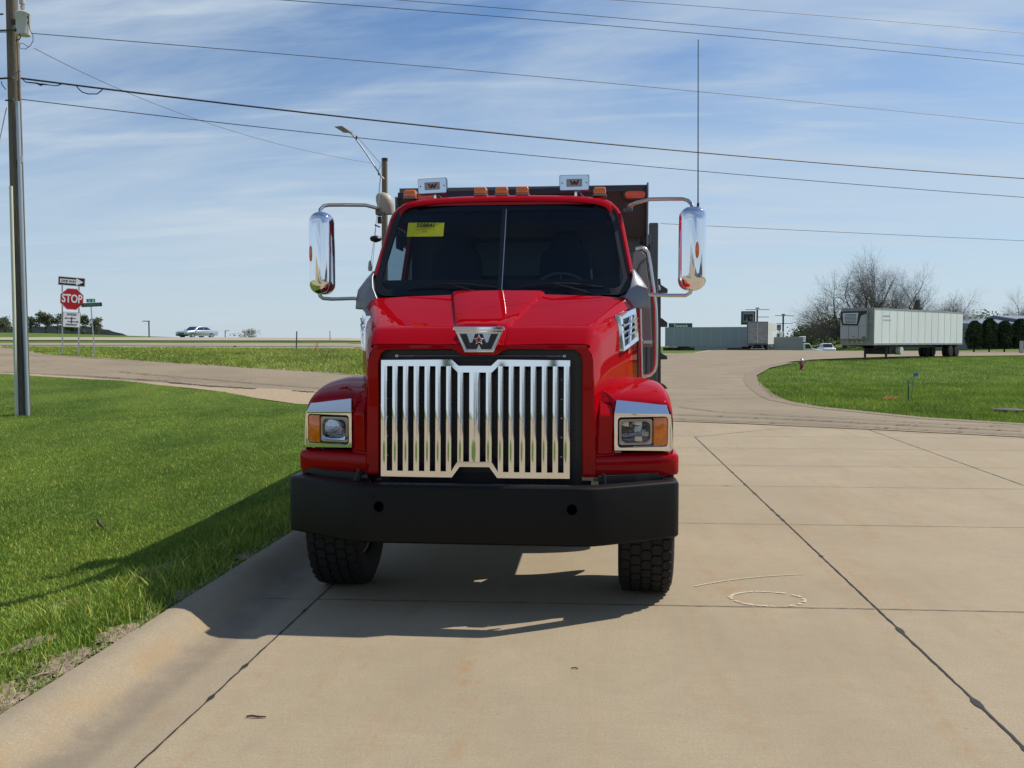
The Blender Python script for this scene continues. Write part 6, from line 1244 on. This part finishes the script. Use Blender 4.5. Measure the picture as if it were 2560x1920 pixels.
# ------------------------------------------------------------------ trees
def leafmat(name, a, b):
    m, n, l, bs = node_mat(name); p = geo(n, l); at_ = n.new('ShaderNodeAttribute'); at_.attribute_name = 'tint'
    c = mixc(n, l, mapr(n, l, noise(n, l, p, .8, 4, .6), .35, .65), a, b); c = mixc(n, l, 1.0, c, at_.outputs['Color'], 'MULTIPLY')
    l.new(c, bs.inputs['Base Color']); bs.inputs['Roughness'].default_value = .7; bs.inputs['Specular IOR Level'].default_value = .2; return m
def leaves(name, pts, size, mat, parent, seed):
    r = np.random.default_rng(seed); P = np.array(pts); n = len(P); s = size * r.uniform(.5, 1.4, n)[:, None]
    a = r.normal(size=(n, 3)); a /= np.linalg.norm(a, axis=1)[:, None]; b = np.cross(a, r.normal(size=(n, 3))); b /= np.linalg.norm(b, axis=1)[:, None]
    V = np.stack([P - a * s, P + b * s * .55, P + a * s, P - b * s * .55], 1).reshape(-1, 3)
    me = bpy.data.meshes.new(name); me.vertices.add(n * 4); me.vertices.foreach_set('co', V.reshape(-1)); me.loops.add(n * 4); me.loops.foreach_set('vertex_index', np.arange(n * 4, dtype=np.int32))
    me.polygons.add(n); me.polygons.foreach_set('loop_start', (np.arange(n) * 4).astype(np.int32)); me.update(calc_edges=True)
    ca = me.color_attributes.new('tint', 'FLOAT_COLOR', 'POINT'); c = np.ones((n, 4, 4)); c[:, :, :3] = r.uniform(.55, 1.5, n)[:, None, None]; ca.data.foreach_set('color', c.reshape(-1))
    me.materials.append(mat); o = bpy.data.objects.new(name, me); COL.objects.link(o); o.parent = parent; return o
BARK = M('grey bark', (.085, .070, .058), .9, var=.3, vscale=3); TWIG = M('twig grey brown', (.14, .122, .105), .9)
def bare_tree(label, base, h, seed, spread=.55, upright=.5, buds=None, trunk=.35, lean=0, levels=5, group='bare trees on the hill', nm='bare_tree', twigk=1):
    R = random.Random(seed); t = thing(nm, label, 'tree', base, 0, group); limb = MB(); twig = MB(); tips = []
    def grow(p, d, ln, r, lv):
        pts = [p]; rs = [r]; q = p; dd = d.copy(); n = 4
        for i in range(n):
            dd = (dd + Vector((R.gauss(0, .13), R.gauss(0, .13), R.gauss(.05 * upright, .07)))).normalized(); q = q + dd * ln / n; pts.append(q); rs.append(r * (1 - .42 * (i + 1) / n))
        (limb if lv <= 1 else twig).tube(pts, rs, 7 if lv == 0 else 5 if lv == 1 else 3, False)
        if lv >= levels: tips.append(q); return
        r = max(r, .034)
        k = (7 if lv == 0 and levels > 5 else 5 if lv == 0 else R.choice((3, 4)) if lv < 3 else R.choice((4, 5)) * twigk)
        for j in range(k):
            f = R.uniform(.30 if lv else .40, 1.0) if j else 1.0; i = min(n, max(1, round(f * n))); a = R.uniform(0, 2 * math.pi); tilt = R.uniform(.25, .95) * spread * 1.6 if j else R.uniform(.05, .3)
            u = dd.cross(Vector((math.cos(a), math.sin(a), .3))).normalized(); nd = (dd * math.cos(tilt) + u * math.sin(tilt)).normalized(); grow(pts[i], nd, ln * R.uniform(.62, .90), rs[i] * R.uniform(.5, .68) if j else rs[i] * .85, lv + 1)
    grow(Vector((0, 0, -.3)), Vector((lean, 0, 1)).normalized(), h * .27, trunk, 0)
    zt = max(p.z for p in tips); k = h / zt
    for m_ in (limb, twig): m_.v = [(a * (k if abs(k - 1) < .5 else 1), b * (k if abs(k - 1) < .5 else 1), c * k) for a, b, c in m_.v]
    limb.build('trunk', BARK, t, smooth=60, fix=False); twig.build('crown', TWIG, t, smooth=0, fix=False)
    if buds:
        pts = []
        for p in tips:
            for _ in range(1): pts.append((p.x * k + R.gauss(0, .25), p.y * k + R.gauss(0, .25), p.z * k + R.gauss(0, .25)))
        leaves('foliage', pts, buds[1], buds[0], t, seed)
    return t
BUDS = leafmat('opening buds', (.18, .18, .09), (.24, .22, .11)); OLIVE = leafmat('olive scrub', (.11, .14, .04), (.18, .20, .06)); DARKG = leafmat('arborvitae green', (.028, .050, .020), (.045, .075, .028)); PALE = leafmat('spring green', (.22, .27, .09), (.30, .34, .12)); BROWNG = leafmat('brown scrub', (.13, .12, .08), (.18, .15, .10)); FARG = leafmat('mid green crowns', (.12, .135, .075), (.17, .18, .10))
def tp(px, d, z=None): p = PD(px, d, z); return p
bare_tree('small wide bare tree at the left end of the hill group', tp(2052, 165), 8.6, 21, .5, .5, (BUDS, .08), .22, group='bare trees on the hill')
bare_tree('tall bare tree standing left behind the white trailer', tp(2112, 152), 13.6, 5, .95, .3, None, .42, levels=6)
bare_tree('tallest bare tree in the middle of the hill group', tp(2160, 150), 17.0, 8, .88, .5, None, .50, levels=6)
bare_tree('bare tree right of the tallest one with upright limbs', tp(2188, 158), 16.6, 14, .85, .5, None, .46, levels=6)
bare_tree('spreading bare tree behind the middle of the white trailer', tp(2268, 150), 13.6, 33, .95, .3, None, .36, lean=.15, levels=6)
bare_tree('low bare tree leaning right behind the trailer end', tp(2338, 148), 10.6, 41, .95, .15, None, .30, lean=.35, levels=6)
bare_tree('lowest bare tree at the right end of the hill group', tp(2372, 150), 8.4, 45, .95, .1, (BUDS, .06), .24, levels=6)
bare_tree('lone bare tree at the right edge of the photo', tp(2540, 150), 10.4, 51, .7, .8, None, .28, group=None, levels=6)
def crown(nm, label, base, rx, ry, h, n, size, mat, seed, cat='shrub', group=None, shape='dome', trunk=True, clump=9):
    R = random.Random(seed); t = thing(nm, label, cat, base, 0, group); pts = []
    cl = []
    for _ in range(clump):
        u = R.uniform(0, 2 * math.pi); v = R.random() ** .5; z = R.uniform(.25, .95); k = math.sqrt(max(.05, 1 - (2 * z - 1) ** 2)) if shape == 'dome' else (1 - z * .95 if shape == 'cone' else (1.0 - .65 * max(0, z - .35) ** 1.3)); cl.append((math.cos(u) * v * rx * k, math.sin(u) * v * ry * k, z * h))
    for _ in range(n):
        if shape == 'dome': c = R.choice(cl); s_ = .30; p = (c[0] + R.gauss(0, rx * s_), c[1] + R.gauss(0, ry * s_), max(.02, c[2] + R.gauss(0, h * .13)))
        else:
            z = R.random() ** (1.5 if shape == 'cone' else .9); k = (1 - z) * .95 + .06 if shape == 'cone' else math.sqrt(max(.0, 1 - max(0, (z - .42) / .60) ** 2)) * (.80 + .20 * min(1, z / .25)); a = R.uniform(0, 2 * math.pi); f = R.random() ** .4 * (1 + .14 * math.sin(a * 3 + z * 9 + seed)); p = (math.cos(a) * rx * k * f, math.sin(a) * ry * k * f, z * h)
        pts.append(p)
    leaves('foliage', pts, size, mat, t, seed)
    if trunk: MB().tube([(0, 0, -.4), (0, 0, h * .4)], [.10, .04], 6).build('trunk', BARK, t, smooth=60)
    return t
b = tp(2290, 152); crown('conifer_tree', 'dark pointed conifer behind the white trailer', b, 2.0, 2.0, 7.4, 2600, .30, DARKG, 3, 'tree', None, 'cone')
for i, (px, w_, h_, y, mt, lb) in enumerate(((2000, 2.6, 2.6, 846, OLIVE, 'leftmost low olive shrub on the hill slope'), (2027, 3.0, 3.6, 846, OLIVE, 'second olive shrub from the left on the hill'), (2060, 3.2, 4.6, 845, OLIVE, 'tall olive shrub right of the small bare tree trunk'), (2090, 3.0, 4.0, 846, BROWNG, 'brownish leafless shrub left of the white trailer'), (2115, 2.6, 4.2, 848, BROWNG, 'brown shrub touching the white trailer corner'))):
    b = PD(px, 170); b.z = min(b.z, ZY(y, 170)) if i < 5 else 1.3; h2 = h_ if i < 5 else 7.0
    crown('shrub', lb, b, w_, 2.2, h2, 1900, .22, mt, 60 + i, group='scrub on the hill')
for i, (px, w_, h_, lb) in enumerate(((2438, 1.9, 4.2, 'left small spring green tree behind the warehouse'), (2472, 4.2, 6.2, 'round spring green tree behind the warehouse roof'))): 
    b = PD(px, 175); b.z = .9; crown('round_tree', lb, b, w_, w_, h_ - .5, 2600, .24, PALE, 80 + i, 'tree', 'spring green trees behind the warehouse')
for i, (px, w_, top, lb) in enumerate(((2434, 19, 803, 'first clipped evergreen beside the trailer rear'), (2472, 20, 797, 'second clipped evergreen from the trailer'), (2510, 19, 803, 'third clipped evergreen from the trailer'), (2549, 20, 798, 'evergreen cut by the right edge of the photo'), (2588, 20, 800, 'evergreen just outside the right edge'), (2628, 20, 800, 'evergreen farthest right outside the frame'))):
    d = 104; b = PD(px, d); b.z = ZY(869, d) - .1; crown('evergreen_bush', lb, b, w_ / F * d * 1.02, w_ / F * d, (869 - top) / F * d + .1, 5200, .13, DARKG, 90 + i, 'shrub', 'row of clipped evergreens', 'col')
# left tree line across the highway
for i, (px, w_, top, bot, mt, n_, lb) in enumerate(((-75, 26, 790, 829, FARG, 1500, 'leafy tree outside the left edge'), (14, 17, 794, 829, FARG, 1500, 'leafy tree at the left edge of the far row'), (80, 12, 788, 830, FARG, 900, 'thin tree just right of the utility pole'), (116, 19, 779, 830, FARG, 2200, 'fullest tree of the far row near the utility pole'), (147, 14, 782, 830, FARG, 1100, 'thin crowned tree just left of the stop sign posts'), (182, 11, 812, 829, OLIVE, 900, 'low bush between the stop sign posts'), (209, 12, 786, 831, FARG, 1300, 'dark narrow tree right of the stop sign posts'), (248, 15, 796, 832, FARG, 1200, 'rightmost tree of the far row by the street name post'))):
    d = 280; b = PD(px, d); b.z = ZY(bot, d) - .2; h = (bot - top) / F * d; t = bare_tree(lb, b, h, 200 + i, .8, .3, None, .22, levels=3, group='trees across the highway', nm='leafy_tree') if i != 5 else None
    if t:
        R = random.Random(i); cl = [(R.uniform(-1, 1) * w_ / F * d * .85, R.uniform(-1, 1) * 1.2, h * R.uniform(.42, .95)) for _ in range(9)]
        leaves('foliage', [(c[0] + R.gauss(0, .55), c[1] + R.gauss(0, .5), c[2] + R.gauss(0, .38)) for c in [R.choice(cl) for _ in range(n_)]], .26, mt, t, 300 + i)
    else: crown('shrub', lb, b, 1.6, 1.4, h, 900, .25, mt, 305)
for i, (px, w_, h_, y, lb) in enumerate(((612, 3.2, 1.9, 842, 'left brown thicket on the skyline right of the car'), (632, 2.6, 2.3, 842, 'right brown thicket on the skyline right of the car'))):
    b = at(px, y, 260); b.z -= .9; crown('shrub', lb, b, w_, 2, h_ + .6, 420, .16, BROWNG, 400 + i, group='far thickets', trunk=False)
# ------------------------------------------------------------------ what stands behind the camera and shows in the chrome
WB = M('grey shop wall', (.23, .25, .27), .6, .1, var=.06, vscale=.5); wh = thing('workshop', 'long grey workshop behind the camera, mirrored in the right grille bars', 'building', (19, -75, 0), 0)
MB().box((9, 24, 2.2), (18, 76, 4.4)).build('wall', WB, wh, smooth=0); MB().prism([(-.6, -14.5, 4.4), (18.6, -14.5, 4.4), (9, -14.5, 5.6)], (0, 77, 0)).build('roof', M('workshop roof', (.30, .31, .33), .5, .3), wh, smooth=0)
for k in range(6): MB().box((-.03, 4 + k * 8, 1.8), (.06, 4.0, 3.6)).build('roll_door', M('roll door', (.50, .52, .55), .5), wh, smooth=0)
for i, (x, y, h, w_) in enumerate(((-4, -74, 11, 2.2), (1.5, -76, 13, 2.4), (5, -73, 9, 2.0), (9, -77, 12, 2.3), (-9, -75, 10, 2.2), (-14, -73, 12, 2.4), (-20, -76, 9, 2.2), (12.5, -75, 10, 2.0))):
    x, y, h, w_ = x * 2.1, y * 2.3, h * 1.15, w_ * 1.6
    crown('conifer_tree', ('conifer %s behind the camera, mirrored in the grille' % ('left of the yard', 'straight behind us', 'right of centre', 'near the workshop', 'past the left lawn', 'tall on the left', 'far on the left', 'against the workshop')[i]), (x, y, 0), w_, w_, h, 700, .55, DARKG, 500 + i, 'tree', 'conifers behind the camera', 'cone')
q = box_truck('box truck parked behind the camera on the left, mirrored in the left bars', (-3.5, -46, 0), math.radians(80), 'vehicles behind the camera')
q = box_truck('second box truck farther back behind the camera', (-9.0, -58, 0), math.radians(84), 'vehicles behind the camera')
car('white car parked behind the camera near the workshop', (10, -48, 0), math.radians(95), CARW, 1.0, group='vehicles behind the camera'); car('silver car parked behind the camera between lorry and workshop', (4.5, -62, 0), math.radians(88), SILV, 1.0, group='vehicles behind the camera')
